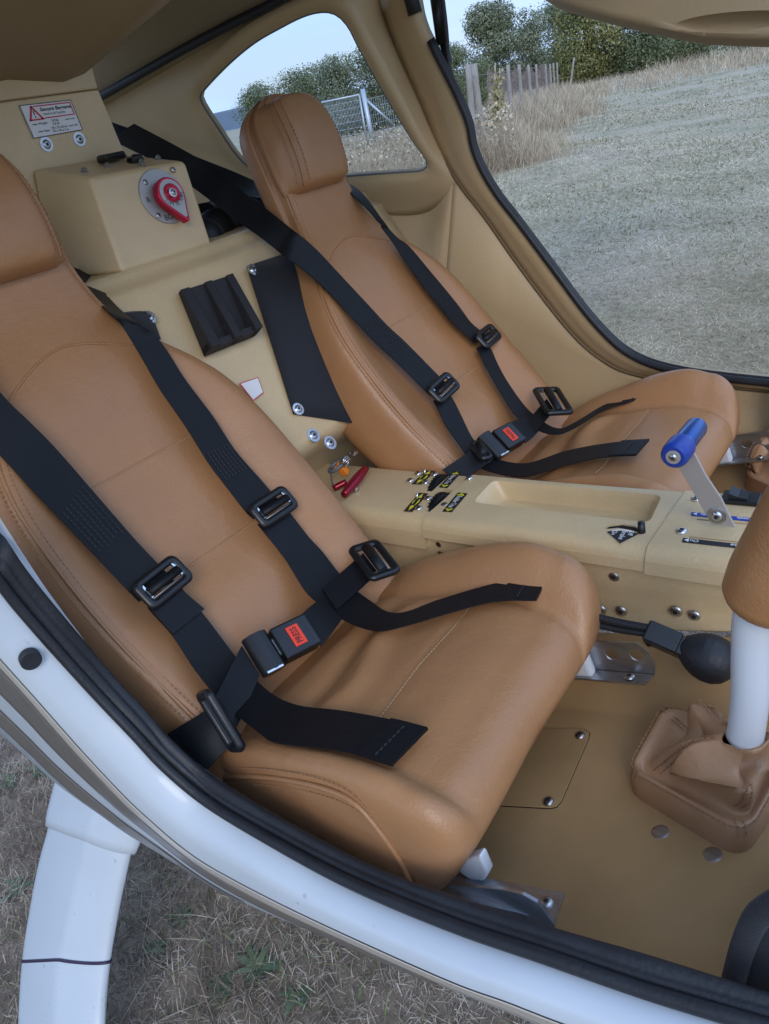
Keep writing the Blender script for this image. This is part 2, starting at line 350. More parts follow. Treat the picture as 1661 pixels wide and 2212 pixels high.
# ============================================================ SETTING: ground
def plane_z(p): return atZ(p,-EYE)
XR=np.array([1.,0,0]); YL=np.array([0,1.,0]); ZU=np.array([0,0,1.])
def gz(x,y):   # gentle unevenness of the field
    x=np.asarray(x,float); y=np.asarray(y,float); d=np.hypot(x,y-1)
    f=np.clip((d-2.5)/8,0,1)
    return -EYE+f*(.05*np.sin(x*.35+.7)*np.cos(y*.27)+.03*np.sin(y*.9+x*.6))
gx=np.r_[-6000,-2500,-1000,-400,-200,np.linspace(-110,-12,40),np.linspace(-11,11,56),np.linspace(12,110,40),200,400,1000,2500,6000]
gy=gx+1
GX,GY=np.meshgrid(gx,gy,indexing='ij'); GZ=gz(GX,GY)
rows=[np.stack([GX[i],GY[i],GZ[i]],1) for i in range(len(gx))]
gm=mat('dry_field_soil',(.115,.098,.066),.95,bump=.8,bscale=9,detail=8); t=gm.node_tree; b=t.nodes['Principled BSDF']
tcn=nd(t,'ShaderNodeTexCoord')
def noise(t,sc,dt=6,ro=.6,vec=None):
    n=nd(t,'ShaderNodeTexNoise'); n.inputs['Scale'].default_value=sc; n.inputs['Detail'].default_value=dt; n.inputs['Roughness'].default_value=ro
    t.links.new(vec or tcn.outputs['Object'],n.inputs['Vector']); return n
def ramp(t,fac,els):
    r=nd(t,'ShaderNodeValToRGB'); e=r.color_ramp.elements
    while len(e)<len(els): e.new(.5)
    for i,(p,c) in enumerate(els): e[i].position=p; e[i].color=(*c,1)
    t.links.new(fac,r.inputs[0]); return r
n1=noise(t,.55,8,.65); n2=noise(t,14,6,.7); n3=noise(t,70,4,.7)
r1=ramp(t,n1.outputs['Fac'],[(.30,(.19,.185,.10)),(.46,(.33,.29,.185)),(.60,(.42,.35,.25)),(.75,(.28,.26,.145))])
r2=ramp(t,n2.outputs['Fac'],[(.30,(.6,.6,.6)),(.55,(1,1,1)),(.75,(1.2,1.2,1.18))])
r3=ramp(t,n3.outputs['Fac'],[(.3,(.55,.55,.55)),(.6,(1.1,1.1,1.1))])
m1=nd(t,'ShaderNodeMix',data_type='RGBA',blend_type='MULTIPLY'); m1.inputs['Factor'].default_value=.8; t.links.new(r1.outputs[0],m1.inputs['A']); t.links.new(r2.outputs[0],m1.inputs['B'])
m2=nd(t,'ShaderNodeMix',data_type='RGBA',blend_type='MULTIPLY'); m2.inputs['Factor'].default_value=.7; t.links.new(m1.outputs['Result'],m2.inputs['A']); t.links.new(r3.outputs[0],m2.inputs['B'])
t.links.new(m2.outputs['Result'],b.inputs['Base Color'])
gnd=loft('ground',rows,gm); gnd['kind']='structure'
# bare worn turf around the parked aircraft
wa=np.linspace(0,2*np.pi,120,endpoint=False); wr=[]
for f in (.02,.4,.75,.9,1.0):
    rr_=f*(1+.07*np.sin(wa*5+1)+.05*np.sin(wa*11)); wr.append(np.stack([-.9+2.6*rr_*np.cos(wa),.55+1.75*rr_*np.sin(wa),np.full(120,-EYE+.004)],1))
wt=loft('worn_turf',wr,mat('worn_soil',(.24,.19,.145),.95,bump=1,bscale=45,detail=8,var=.45,vscale=16),closed=True,cap=False); wt['kind']='structure'
# distant hills
hm=mat('hazed_forest_hill',(.10,.125,.15),.95,var=.12,vscale=.004)  # distance haze is put into the bluish base colour
a=np.linspace(math.radians(60),math.radians(250),120); hr=3000
prof=[(0,-8),(120,30),(300,62),(700,80),(1500,0)]
rows=[]
for ang in a:
    k=.65+.35*math.sin(ang*5.3+1)+.12*math.sin(ang*17)
    rows.append(np.array([((hr+d)*math.cos(ang),(hr+d)*math.sin(ang),z*k-EYE) for d,z in prof]))
hl=loft('hills',rows,hm); hl['kind']='structure'

# ============================================================ AIRCRAFT
ac=thing('light_aircraft','white and beige light aircraft with its cabin doors open, parked on dry grass','aircraft',(-.6,.78,-EYE))
# ---- far cabin side
WP=np.array([-.85,1.36,-.1]); WN=np.array([-.25,1,.3])
yw=lambda x:1.36-.10*max(0,x+.75)                      # far side narrows towards the nose
def side(p,off=0):                                      # on the far cabin side, lower part: plan curve
    y=1.36
    for _ in range(6):
        q=atY(p,y+off); y=yw(q[0])
    return q
SEAL=[(890,-60),(905,30),(935,100),(985,200),(1012,265),(1020,310),(1040,362),(1075,420),(1120,478),(1200,585),(1262,668),(1310,722),(1350,756),(1400,781),(1470,799),(1560,812),(1661,823),(1760,833),(1900,850)]
CRE=[(800,-60),(822,20),(852,100),(888,180),(915,240),(938,300),(965,352),(1000,406),(1050,470),(1110,556),(1180,650),(1225,706),(1262,745),(1300,775),(1345,800),(1420,818),(1540,832),(1661,845),(1800,862)]
N=90
seal=crom([side(p) for p in SEAL],N); crease=crom([side(p,.012) for p in CRE],N)
mid=(seal*.5+crease*.5)+np.array([0,-.006,0])
lip=seal+np.array([-.002,.008,0])
loft('door_frame',[lip+np.array([-.01,.03,-.005]),lip,seal,seal*.8+crease*.2+np.array([0,-.006,0]),mid,seal*.2+crease*.8+np.array([0,.002,0]),crease],'liner',ac,thick=.004)
# seal: bulb section following the frame edge; a short gap near the top
tube('door_seal',seal[8:]+np.array([.004,-.006,-.002]),.0066,'rubber',ac,seg=10)
sq=seal[8:]+np.array([.003,.006,.001]); tube('seal_lip',sq,.0040,'rubber',ac,seg=8)
tube('door_seal',[side(p)+np.array([.004,-.006,0]) for p in ((878,-60),(884,-20),(897,30))],.0135,'rubber',ac,seg=8)
# ---- far wall with window
win_px=[(690,30),(722,36),(748,62),(770,105),(800,160),(845,238),(890,310),(915,345),(920,362),(905,374),(870,377),(800,381),(700,388),(620,392),(575,386),(530,362),(500,330),(470,285),(440,240),(428,213),(440,193),(490,142),(545,97),(600,65),(650,40)]
win=crom([onpl(p,WP,WN) for p in win_px],96,True)
wn=nz(WN)
trim_px=[(120,250),(220,205),(300,160),(400,103),(500,50),(600,0),(700,-60),(800,-90)]
outer_px=[(800,-60),(822,20),(852,100),(888,180),(915,240),(938,300),(965,352),(1000,406),(900,470),(800,470),(640,470),(480,450),(300,330),(180,290),(100,240)]+trim_px
def lowwall(p): 
    q=onpl(p,WP,WN); return q if q[2]>-.1 else side(p,.035)
outer_raw=[]
for p in outer_px:
    q=onpl(p,WP,WN)+np.array([0,.028,0]); outer_raw.append(q)
outer_raw[0:8]=[side(p,.012) for p in outer_px[0:8]]
outr=lin(outer_raw+[outer_raw[0]],400)
# match outer samples to window samples by angle about the window centre
c=win.mean(0); U=nz(np.cross(wn,(0,0,1))); Vv=np.cross(wn,U)
ang=lambda P:np.arctan2((P-c)@Vv,(P-c)@U)
ao=ang(outr); aw=ang(win); ro=np.empty_like(win)
for i,x in enumerate(aw):
    d=np.abs((ao-x+np.pi)%(2*np.pi)-np.pi); ro[i]=outr[np.argmin(d)]
for _ in range(3): ro=(np.roll(ro,1,0)+2*ro+np.roll(ro,-1,0))/4
rows=[]
mat_out=wn*.016
rows.append(win+wn*.022)
rows.append(win+wn*.012)
cen=win.mean(0)
grow=lambda k:win+(win-cen)/np.linalg.norm(win-cen,axis=1)[:,None]*k
rows.append(grow(.006)+wn*.004); rows.append(grow(.016)+wn*-.001)
base=grow(.03)
for f in (0,.15,.35,.6,.8,1): rows.append(base*(1-f)+ro*f)
loft('cabin_wall',rows,'liner',ac,closed=True,thick=.003)
pane=grow(.004)+wn*.014
V=np.vstack([pane,pane+wn*.003]); k=len(pane)
Fc=[tuple(range(k)),tuple(range(k,2*k))[::-1]]+[(i,(i+1)%k,k+(i+1)%k,k+i) for i in range(k)]
wo=fixn(mk('window_pane',V,Fc,'glass',ac,smooth=False))
e=grow(.001)+wn*.010; rim=np.vstack([e,e[:1]])
tube('window_gasket',rim,.0028,'greyp',wo,seg=6)
# lower far wall, behind the seat and below the sill, down to the floor
lw=[side((1000,406),.012)]+[side(p,.035) for p in CRE[8:]]
KI=int(np.argmin(np.linalg.norm(crease-side((1000,406),.012),axis=1)))-2
top=crom([np.array(p) for p in crease[KI::4]],60)
bot=np.array([(x,yw(x)-.03,z) for x,z in zip(np.linspace(-1.0,.35,60),np.linspace(-.78,-.55,60))])
m1=top*.66+bot*.34+np.array([-.012,.016,0]); m2=top*.33+bot*.67+np.array([-.01,.016,0])
lower=loft('lower_wall',[top,m1,m2,bot],'liner',ac,thick=.003)
# wall between window panel and lower wall, running back behind the far seat
T2=[onpl(p,WP,WN)+np.array([0,.028,0]) for p in ((1000,400),(900,470),(800,470),(640,470),(480,450),(300,330),(100,240))]
KI=int(np.argmin(np.linalg.norm(crease-side((1000,406),.012),axis=1)))-2
T2[0]=crease[KI]
T2=crom(T2,40)
B2=np.array([(x,yw(x)-.04-.25*max(0,-.9-x),-.78) for x in np.linspace(-1.0,-2.3,40)]); B2[0]=bot[0]
tw_=np.linspace(1,0,40)[:,None]; loft('rear_wall',[T2+np.array([0,.012,.05]),T2+np.array([0,.004,.012]),T2,T2*.66+B2*.34+np.array([-.012,.0,0])*tw_+np.array([0,.016,0]),T2*.33+B2*.67+np.array([-.01,0,0])*tw_+np.array([0,.016,0]),B2],'liner',ac,thick=.003)
tube('crease_shade_line',crease+np.array([-.001,-.002,0]),.0030,'crease_shade',ac,seg=6)  # thin brown tube standing in for the shading line along the crease
# ---- ceiling: from trim line inboard to the roof spine
tr3=crom([onpl(p,WP,WN)+np.array([0,.0,0]) for p in trim_px],50)
tube('ceiling_trim',tr3+np.array([.0,-.012,-.004]),.0085,'rubber',ac,seg=8)
ce=[(60,190),(185,95),(212,0),(235,-90),(265,-190),(300,-300),(340,-420),(380,-520)]
ce3=crom([atY(p,.93) for p in ce],50)
md=(tr3+ce3)/2+np.array([0,.05,.10])
cl=loft('ceiling',[tr3+np.array([0,.05,-.02]),tr3,tr3*.8+ce3*.2+np.array([0,.05,.05]),md,tr3*.2+ce3*.8+np.array([0,.02,.08]),ce3+np.array([0,-.05,.05]),ce3*np.array([1,-1,1])+np.array([0,1.556,.05]),tr3*np.array([1,-1,1])+np.array([0,1.556,.05])],'roof_shade_liner',ac,thick=.004)
# roof spine: a beam hanging under the ceiling, its end standing on the label panel
spx=-1.17
E_=[atX(p,spx) for p in ((-60,180),(0,172),(140,178),(165,135),(190,92))]
sp0=[np.array([spx-.03,.40,.11]),np.array([spx-.03,.40,.45]),np.array([spx-.03,1.10,.45])]
f0=[atX((188,95),spx),atX((140,176),spx),atX((20,172),spx),atX((-160,190),spx)]
prof=[(f0[0][1],f0[0][2]),(f0[1][1],f0[1][2]),(f0[2][1],f0[2][2]),(.40,f0[3][2]+.02),(.40,.5),(f0[0][1]+.1,.5)]
rows=[]
for x,s,dz in ((spx-.25,1,0),(spx,1,0),(spx+.06,1.0,.012),(spx+.25,.98,.05),(spx+.5,.95,.10),(spx+.8,.9,.14)):
    rows.append(crom([(x,.78+(y-.78)*s,z+dz) for y,z in prof],40,True))
loft('roof_spine',rows,'roof_shade_liner',ac,closed=True,cap=True)
# ---- rear bulkhead, label panel, shelf and valve box
XP=-1.17; SZ=-.157
lpn=np.array([1,0,0])
PN=np.array([1.,0,.06]); 
lab=lambda p:onpl(p,(XP,0,0),(1,0,0))
_r=lab((272,336)); ps=0
ps=prism('label_panel',[np.array([XP,.16,SZ-.03]),np.array([XP,_r[1]+.03,SZ-.03]),_r,lab((213,193)),lab((-200,246))],(-.02,0,0),'beige',ac,bev=.003)
prism('upper_panel',[lab((-200,244)),lab((212.5,191.5)),lab((184,85)),lab((184,-60)),lab((-200,-60))],(-.02,0,0),'beige',ac,bev=.003)

lbl=[lab(p)+np.array([.0015,0,0]) for p in ((39,228),(151,216),(177,281),(71,300))]
def bil(q,u,v):
    a,b_,c_,d_=q; return (a*(1-u)+b_*u)*(1-v)+(d_*(1-u)+c_*u)*v
plate=prism('warning_label',lbl,(.0008,0,0),'labelw',ps)
def inquad(q,pts,m,name,parent,h,nrm):
    P=[bil(q,u,v)+np.array(nrm)*h for u,v in pts]; return prism(name,P,np.array(nrm)*.0003,m,parent)
NX=np.array([1.,0,0]); 
def lblbar(u0,v0,u1,v1,m='redink',nm='label_border'): return inquad(lbl,((u0,v0),(u1,v0),(u1,v1),(u0,v1)),m,nm,plate,.0009,NX)
for a_ in ((0,0,1,.022,'ink'),(0,.978,1,1,'ink'),(0,.022,.012,.978,'ink'),(.988,.022,1,.978,'ink')): lblbar(*a_)
for a_ in ((.24,.06,.965,.095),(.945,.095,.965,.44),(.36,.44,.965,.475)): lblbar(*a_)
for (a1,a2) in (((.09,.47),(.20,.08)),((.20,.08),(.33,.47)),((.33,.47),(.09,.47))):
    a1=np.array(a1);a2=np.array(a2); d=(a2-a1)/np.linalg.norm(a2-a1)*.018; pv=np.array([-d[1],d[0]*1.3])
    inquad(lbl,[a1-d+pv,a2+d+pv,a2+d-pv,a1-d-pv],'redink','warning_triangle',plate,.0011,NX)
inquad(lbl,((.195,.20),(.215,.20),(.212,.34),(.198,.34)),'ink','exclamation_mark',plate,.0011,NX)
inquad(lbl,((.197,.37),(.215,.37),(.215,.41),(.197,.41)),'ink','exclamation_mark',plate,.0011,NX)
rd=nz(lbl[1]-lbl[0]); ud=nz(lbl[0]-lbl[3]); LW=np.linalg.norm(lbl[1]-lbl[0]); LH=np.linalg.norm(lbl[0]-lbl[3])
for s_,u,v,wd,hh,bo in (('Secure Baggage',.64,.20,.60,.105,.03),('hook in all 3 points',.585,.34,.42,.07,.01),('max Weight:',.235,.60,.29,.062,.012),('2,0 kg',.53,.56,.13,.07,.01),('5,5 lb',.53,.665,.13,.07,.01),('each side',.83,.585,.19,.055,.005),
    ('max Size:',.25,.83,.22,.062,.012),('25 x 25 x 8 cm',.565,.79,.31,.07,.01),('10 x 10 x 3 in',.565,.89,.31,.07,.01),('each side',.85,.80,.18,.055,.005)):
    text('lettering',s_,bil(lbl,u,v)+NX*.0012,rd,ud,hh*LH,'ink',plate,wd*LW,bo)
for p in ((100,312),(171,301)):
    screw('washer_screw',lab(p),(1,0,.05),.0068,ps,'alu',True)
# valve box standing on the shelf
SZ=-.157
b0=atZ((265,585),SZ); bn=nz((1,0,.25)); bf=lambda p:onpl(p,b0,bn)
TL,TR,BR,BL=bf((195,383)),bf((402,347)),bf((458,523)),bf((265,585))
kl,kr=lab((66,366)),lab((268,333))
_dn=np.array([.0005,0,-.004]); V=[TL,TR,BR+_dn,BL+_dn,kl,kr,np.array([XP,kr[1]+.02,SZ]),np.array([XP,kl[1]-.03,SZ])]
ncap=[(0,3,2,1),(4,5,6,7),(0,1,5,4),(1,2,6,5),(0,4,7,3),(3,7,6,2)]
vb=fixn(mk('valve_box',V,ncap,'beige',ac)); mod(vb,'BEVEL',width=.0075,segments=3); mod(vb,'WEIGHTED_NORMAL')
bu=lambda p:bf(p)
# fuel selector valve
fv=thing('fuel_valve','round grey fuel selector plate with a red teardrop knob on the beige box','valve',bf((350,425)))
pc=bf((352,425)); rad=np.linalg.norm(bf((352,425))-bf((303,420)))
rY=np.linalg.norm(bf((352,425))-bf((345,366))); rad=.5*(rad+rY)*1.02
lathe('valve_plate',pc,bn,[(rad,0),(rad,.002),(rad-.001,.003),(0.001,.003)],'plate',fv,48)
for p in ((312,395),(372,368),(340,467)): screw('plate_screw',bf(p)+bn*.003,bn,.0045,fv,'steel')
yv=np.array([0,1.,0]); zv=np.cross(bn,yv); zv=zv if zv[2]>0 else -zv
text('lettering','R',bf((318.5,434))+bn*.0033,yv,zv,.009,'ink',fv)
text('lettering','BOTH',bf((371,468))+bn*.0033,yv,zv,.009,'ink',fv)
kc=bf((354,428))+bn*.019
def tear(r,n=40,tipd=2.15,tip=np.array([.30,-.95])):
    tip=nz(tip); P=[]; half=math.acos(1/tipd*1.0)
    a0=math.atan2(tip[1],tip[0])
    for k in range(n+1):
        a_=a0+half+(2*math.pi-2*half)*k/n; P.append((r*math.cos(a_),r*math.sin(a_)))
    P.append((r*tipd*math.cos(a0-.05),r*tipd*math.sin(a0-.05))); P.insert(0,(r*tipd*math.cos(a0+.05),r*tipd*math.sin(a0+.05)))
    return P
tp=tear(.0255,tip=np.array([.22,-.97]),tipd=1.85)
P3=lambda P,h,s=1:[kc+yv*a_*s+zv*b_*s+bn*h for a_,b_ in P]
kn=prism('knob',P3(tp,-.010),bn*.014,'red',fv,bev=.0018)
fp=prism('knob_face',P3(tp,.0042,.84),bn*.0008,'plate',kn)
V1=lathe_vf(kc,bn,[(.0136,.0035),(.0145,.0068),(.0123,.0070),(.0102,.0052),(.0098,.0052)],28)
mk('knob_boss',*V1,'red',kn)
lathe('knob_washer',kc,bn,[(.0072,.005),(.0072,.009),(.005,.0095),(.001,.0095)],'steel',kn,24); screw('knob_screw',kc+bn*.0095,bn,.0045,kn,'steel')
# arc lettering on the knob face
def arctext(s,r,a_c,da,h,inward=False):
    for i,ch in enumerate(s):
        if ch==' ': continue
        a_=a_c+(i-(len(s)-1)/2)*da*(1 if inward else -1)
        d=yv*math.cos(a_)+zv*math.sin(a_); tdir=(yv*-math.sin(a_)+zv*math.cos(a_))*(1 if inward else -1)
        text('knob_letter',ch,kc+d*r+bn*.0053,tdir,d*(-1 if inward else 1),h,'ink',kn)
arctext('LIFT TO TURN',.0181,math.radians(-82),.215,.0053,True)
# small fittings on top of the box
tz=(TL+TR)/2; topn=nz(np.cross(TR-TL,kr-TR)); topn=topn if topn[2]>0 else -topn
bt=lambda p:onpl(p,TL,topn)
def topat(u,v): # u across, v back
    return (TL*(1-u)+TR*u)*(1-v)+(kl*(1-u)+kr*u)*v
for u,v in ((.42,.42),(.70,.30),(.86,.80),(.93,.35),(.60,.12),(.15,.35)):
    lathe('hex_bolt',topat(u,v),topn,[(.0060,0),(.0060,.0010),(.0042,.0012),(.0042,.0050),(.0024,.0052),(.0024,.0068)],'zinc',vb,6).data.shade_flat()
dev=thing('black_clip','small black plastic clip lying on top of the beige box','clip',topat(.62,.55))
c_=topat(.60,.62)+topn*.008; box('clip_body',c_,(yv*.95+np.array([-.3,0,0]),(1,0,0),topn),(.026,.014,.006),'plastic',dev,bev=.004)
box('clip_foot',topat(.70,.40)+topn*.004,(yv,(1,0,0),topn),(.010,.008,.005),'plastic',dev,bev=.002)
lathe('rubber_cap',topat(.80,.5),topn,[(.010,0),(.0105,.003),(.008,.008),(.002,.009)],'rubber',vb,16)
# shelf and sloping bulkhead
BP=np.array([-1.02,0,SZ]); BD=np.array([.19,0,-.298]); BNn=nz((.298,0,.19))
bw=lambda p:onpl(p,BP,BNn)
ys=np.linspace(.22,1.30,24)
sh=[np.stack([np.full(24,x),ys,np.full(24,z)],1) for x,z in ((-1.32,SZ-.003),(-1.06,SZ-.003),(-1.048,SZ-.003),(-1.045,SZ-.010),(-1.035,SZ-.022),(-1.02,SZ-.024),(-1.012,SZ-.030),(-1.007,SZ-.040),(-.985,SZ-.070),(-.83,-.455),(-.833,-.475),(-.86,-.505),(-.895,-.53),(-.90,-.72))]
bk=loft('bulkhead',sh,'beige',ac,thick=.003)
# the well behind the shelf on the far side: dark ribbed hose bundle
for p,ax in (((676,941),1),((712,957),1)): screw('washer_bolt',bw(p)+BNn*.001,BNn,.0078,bk,'alu',True)
screw('washer_bolt',atY((762,980),.80),(0,0,1),.006,bk,'chrome',True)
hz=thing('ribbed_hose','black ribbed air hose lying behind the shelf under the shoulder strap','hose',(-1.25,1.0,-.2))
cpa=crom([atX((440,520),-1.12),atX((470,490),-1.14),atX((520,478),-1.16),atX((580,470),-1.2),atX((640,480),-1.22)],70)
rr_=.030+.004*np.cos(np.arange(70)*np.pi*.9)
tube('hose_body',cpa,rr_,'rubber',hz,seg=14)
tube('hose_body',cpa+np.array([-.05,.02,.012]),rr_*.9,'rubber',hz,seg=14)
# three-slot foam holder on the bulkhead
fh=thing('foam_holder','black foam holder with two open slots mounted on the beige bulkhead','holder',bw((470,680)))
q=[bw(p) for p in ((381,636),(497,597),(552,727),(462,772))]
q=[bw(p) for p in ((384,634),(497,598),(549,728),(440,772))]
uu=q[1]-q[0]; vv=q[3]-q[0]
prism('back_plate',[a_+BNn*.001 for a_ in q],BNn*.006,'foam',fh,bev=.001)
for u0,u1,t0,t1 in ((0,.16,.012,.034),(.44,.58,.012,.034),(.86,1,.012,.034)):
    A=[bil(q,u0,0),bil(q,u1,0),bil(q,u1,1),bil(q,u0,1)]
    V=[A[0]+BNn*.004,A[1]+BNn*.004,A[2]+BNn*.004,A[3]+BNn*.004,A[0]+BNn*t0,A[1]+BNn*t0,A[2]+BNn*t1,A[3]+BNn*t1]
    o=fixn(mk('divider',V,[(0,1,2,3),(4,5,6,7),(0,1,5,4),(1,2,6,5),(2,3,7,6),(3,0,4,7)],'foam',fh,smooth=False)); mod(o,'BEVEL',width=.0015,segments=2)
A=[bil(q,0,.9),bil(q,1,.9),bil(q,1,1),bil(q,0,1)]; V,Fc=prism_vf([a_+BNn*.004 for a_ in A],BNn*.02); fixn(mk('bottom_rail',V,Fc,'foam',fh,smooth=False))
# placard behind the near seat (corner showing)
pq=[bw(p)+BNn*.002 for p in ((515,830),(556,816),(568,850),(545,868))]
pk=prism('placard',pq,BNn*.0006,'redink',bk); cc=sum(pq)/4
prism('placard_face',[cc+(a_-cc)*.9+BNn*.0008 for a_ in pq],BNn*.0004,'labelw',pk)
# fabric map pockets
def pocket(label,px,rivs,dx=0):
    q=[bw(p) for p in px]; cc=sum(q)/len(q)
    o=thing('fabric_pocket',label,'pocket',cc,'black fabric pockets on the bulkhead')
    n=10; rows=[]
    for i in range(n):
        v=i/(n-1); rows.append(np.array([bil(q,k/(n-1),v)+BNn*(.003+.022*math.sin(math.pi*k/(n-1))*math.sin(math.pi*min(1,v*.8+.2))) for k in range(n)]))
    loft('pocket_cloth',rows,'fabric',o,thick=.003)
    hem=[bil(q,u,.07)+BNn*(.0048+.022*math.sin(math.pi*u)*math.sin(math.pi*.256)) for u in np.linspace(.05,.95,30)]
    dashes('hem_stitching',hem,BNn,'bthread',o,.005,.003,.0012)
    for p in rivs: screw('pocket_screw',bw(p)+BNn*.006,BNn,.0068,o,'chrome',True)
    return o
pocket('black fabric pocket held by screws behind the far seat',((531,578),(720,532),(800,922),(632,896)),((543,587),(640,887)))
pocket('black fabric pocket corner showing beside the near seat back',((180,705),(322,676),(345,735),(215,790)),((319,690),))

# high wing above the cabin, out of the frame, added to shade the cabin
wv=[(-1.75,.60),(-1.2,.48),(-.55,.44),(-.30,.48),(-.24,.54),(-.35,.60),(-.9,.64)]
rows=[np.array([(x,y,z+.02*abs(y-.78)*.5) for x,z in wv]) for y in (-4.5,.78,6.0)]
loft('unseen_wing',rows,'white',ac,closed=True,cap=True)
# ---- floor
FP=np.array([-.28,.6,-.705]); FN=nz((-.30,0,1)); fl=lambda p:onpl(p,FP,FN)
fz=lambda x:-.705+.30*(x+.28)
xs=np.linspace(-.80,.45,24)
Fl=[]
for y,dz in ((.315,.05),(.33,.0),(.42,0),(.638,0),(.646,.003),(.70,.060),(.712,.075)):
    Fl.append(np.array([(x,y+(.05*max(0,x) if y>.6 else 0),fz(x)+dz) for x in xs]))
flo=loft('floor',Fl,'floor',ac,thick=.004)
Fl2=[np.array([(x,y,fz(x)+dz) for x in xs]) for y,dz in ((.80,.07),(.85,.03),(.92,0),(1.2,0),(1.28,.01),(1.34,.07),(1.345,.10))]
loft('floor',Fl2,'floor',ac,thick=.004)
# inspection hatch
hp=[fl(p) for p in ((1060,1560),(1180,1578),(1262,1579),(1275,1587),(1272,1602),(1214,1735),(1204,1747),(1190,1750),(1100,1745),(1000,1740))]
cc=sum(hp)/len(hp)
hg=prism('hatch_gap',[cc+(a_-cc)*1.014+FN*.0022 for a_ in hp],FN*.0003,'dark',flo)
hc=prism('hatch_cover',[a_+FN*.0022 for a_ in hp],FN*.0016,'floor',flo,bev=.0006)
for p in ((1255,1594),(1187,1737)): screw('hatch_screw',fl(p)+FN*.0038,FN,.0065,hc,'steel')
for p in ((1427,1800),(1540,1849)): lathe('floor_screw',fl(p)+FN*.001,FN,[(.0092,0),(.0092,.0008),(.0080,.0014),(.0045,.0015),(.0005,.0015)],'alu',flo,20)
# ============================================================ NEAR SILL AND GEAR LEG
def ysl(px): return np.interp(px,[-300,0,200,450,972,1661,2100],[.185,.218,.238,.255,.272,.30,.318])
def rail(px,dy,n=90): return crom([atY(p,ysl(p[0])+dy) for p in px],n)
A_px=[(-260,700),(-120,960),(0,1149),(60,1234),(114,1306),(211,1437),(359,1585),(452,1665),(632,1777),(827,1880),(972,1929),(1179,1997),(1387,2055),(1594,2121),(1700,2154),(1900,2215)]
B_px=[(-260,830),(-120,1075),(0,1247),(85,1352),(211,1492),(300,1586),(364,1655),(455,1730),(592,1812),(756,1899),(972,1989),(1179,2059),(1387,2130),(1553,2180),(1700,2222),(1900,2285)]
C_px=[(-260,1090),(-120,1285),(0,1420),(77,1506),(182,1625),(273,1722),(330,1775),(387,1824),(455,1871),(592,1944),(756,2022),(972,2118),(1096,2163),(1204,2205),(1400,2275),(1800,2410)]
D_px=[(-260,1330),(-120,1475),(0,1583),(60,1638),(137,1705),(255,1787),(310,1820),(364,1854),(455,1913),(569,1969),(756,2046),(972,2137),(1085,2182),(1190,2225),(1390,2295),(1790,2430)]
rA=rail(A_px,.010); rB=rail(B_px,-.010); rC=rail(C_px,-.040); rD=rail(D_px,-.030)
n=90
def eq(P): return P
outw=np.array([0,-.8,-.25])
bulge=(rB+rC)/2+np.array([0,-.010,.006])
under=rD+np.array([0,.05,-.035]); under2=rD+np.array([0,.30,-.10]); 
loft('door_sill',[rA+np.array([0,.012,-.05]),rA+np.array([0,.002,-.008]),rB*.6+rA*.4+np.array([0,0,-.007]),rB+np.array([0,-.001,-.005]),rB*.75+rC*.25+np.array([0,-.006,.003]),bulge,rB*.3+rC*.7+np.array([0,-.008,.005]),rC],'white',ac)
ds=[o for o in ac.children if o.name.startswith('door_sill')][0]
belly=loft('belly_skin',[rC,rC*.75+rD*.25,rC*.5+rD*.5,rC*.25+rD*.75,rD,under*.5+rD*.5+np.array([0,-.002,-.002]),under,under2],'white',ac)
# rubber: fat bulb seal on the sill with a lip
rs=(rA+rB)/2
prof=[(-.0165,-.004),(-.014,.004),(-.008,.0075),(-.004,.0060),(.000,.0085),(.006,.0100),(.012,.0080),(.0160,.001),(.012,-.006),(0,-.008)]
T=np.gradient(rs,axis=0); rows=[]
for i in range(n):
    a_=rA[i]-rB[i]; wd_=np.linalg.norm(a_); a_=a_/wd_; up_=nz(np.cross(nz(T[i]),a_)); up_=up_ if up_[2]>0 else -up_
    k=wd_/.036; rows.append(np.array([rs[i]+a_*p_*k+up_*q_*min(k,1.25) for p_,q_ in crom(prof,28,True)]))
loft('door_seal',rows,'rubber',ac,closed=True,cap=True)
tt=np.linspace(0,1,n)
edge=rB*.97+rA*.03+np.array([0,-.004,.0015]); tube('seal_lip',edge,.0055,'rubber',ac,seg=8)
# painted bands along the lower curve
def band(name,f0,f1,m,i0=0,i1=n,off=.0012):
    rows=[]
    for k in range(7):
        f=np.clip(f0+(f1-f0)*k/6,0.0,1.0)[:,None] if not np.isscalar(f0) else np.full((n,1),f0+(f1-f0)*k/6)
        bl=np.interp(f[:,0],[0,.25,.5,.75,1],[0,0,0,0,0])
        P=rC*(1-f)+rD*f+np.stack([0*bl,bl-off,0*bl-off*.5],1); rows.append(P[i0:i1])
    return loft(name,rows,m,belly,thick=.0004)
dr=np.interp(tt,[0,.22,.42,.62,.8],[0,.0,.12,.34,.6])
band('cream_stripe',0*tt+.01,.09+dr,'cream')
band('taupe_stripe',.10+dr,.40+dr*1.35,'taupe',0,68)
band('taupe_stripe',np.minimum(.63+dr*1.2,.999),np.minimum(.87+dr*1.4,1.0),'taupe',0,48)
pg_=atY((65,1423),ysl(65)-.030); dh=nz(np.cross(rB[20]-rB[18],rC[19]-rB[19])); dh=dh if dh@pg_<0 else -dh
lathe('hole_plug',pg_-dh*.004,dh,[(.0098,0),(.0098,.0085),(.0085,.0095),(.001,.0090)],'hole',ds,24)
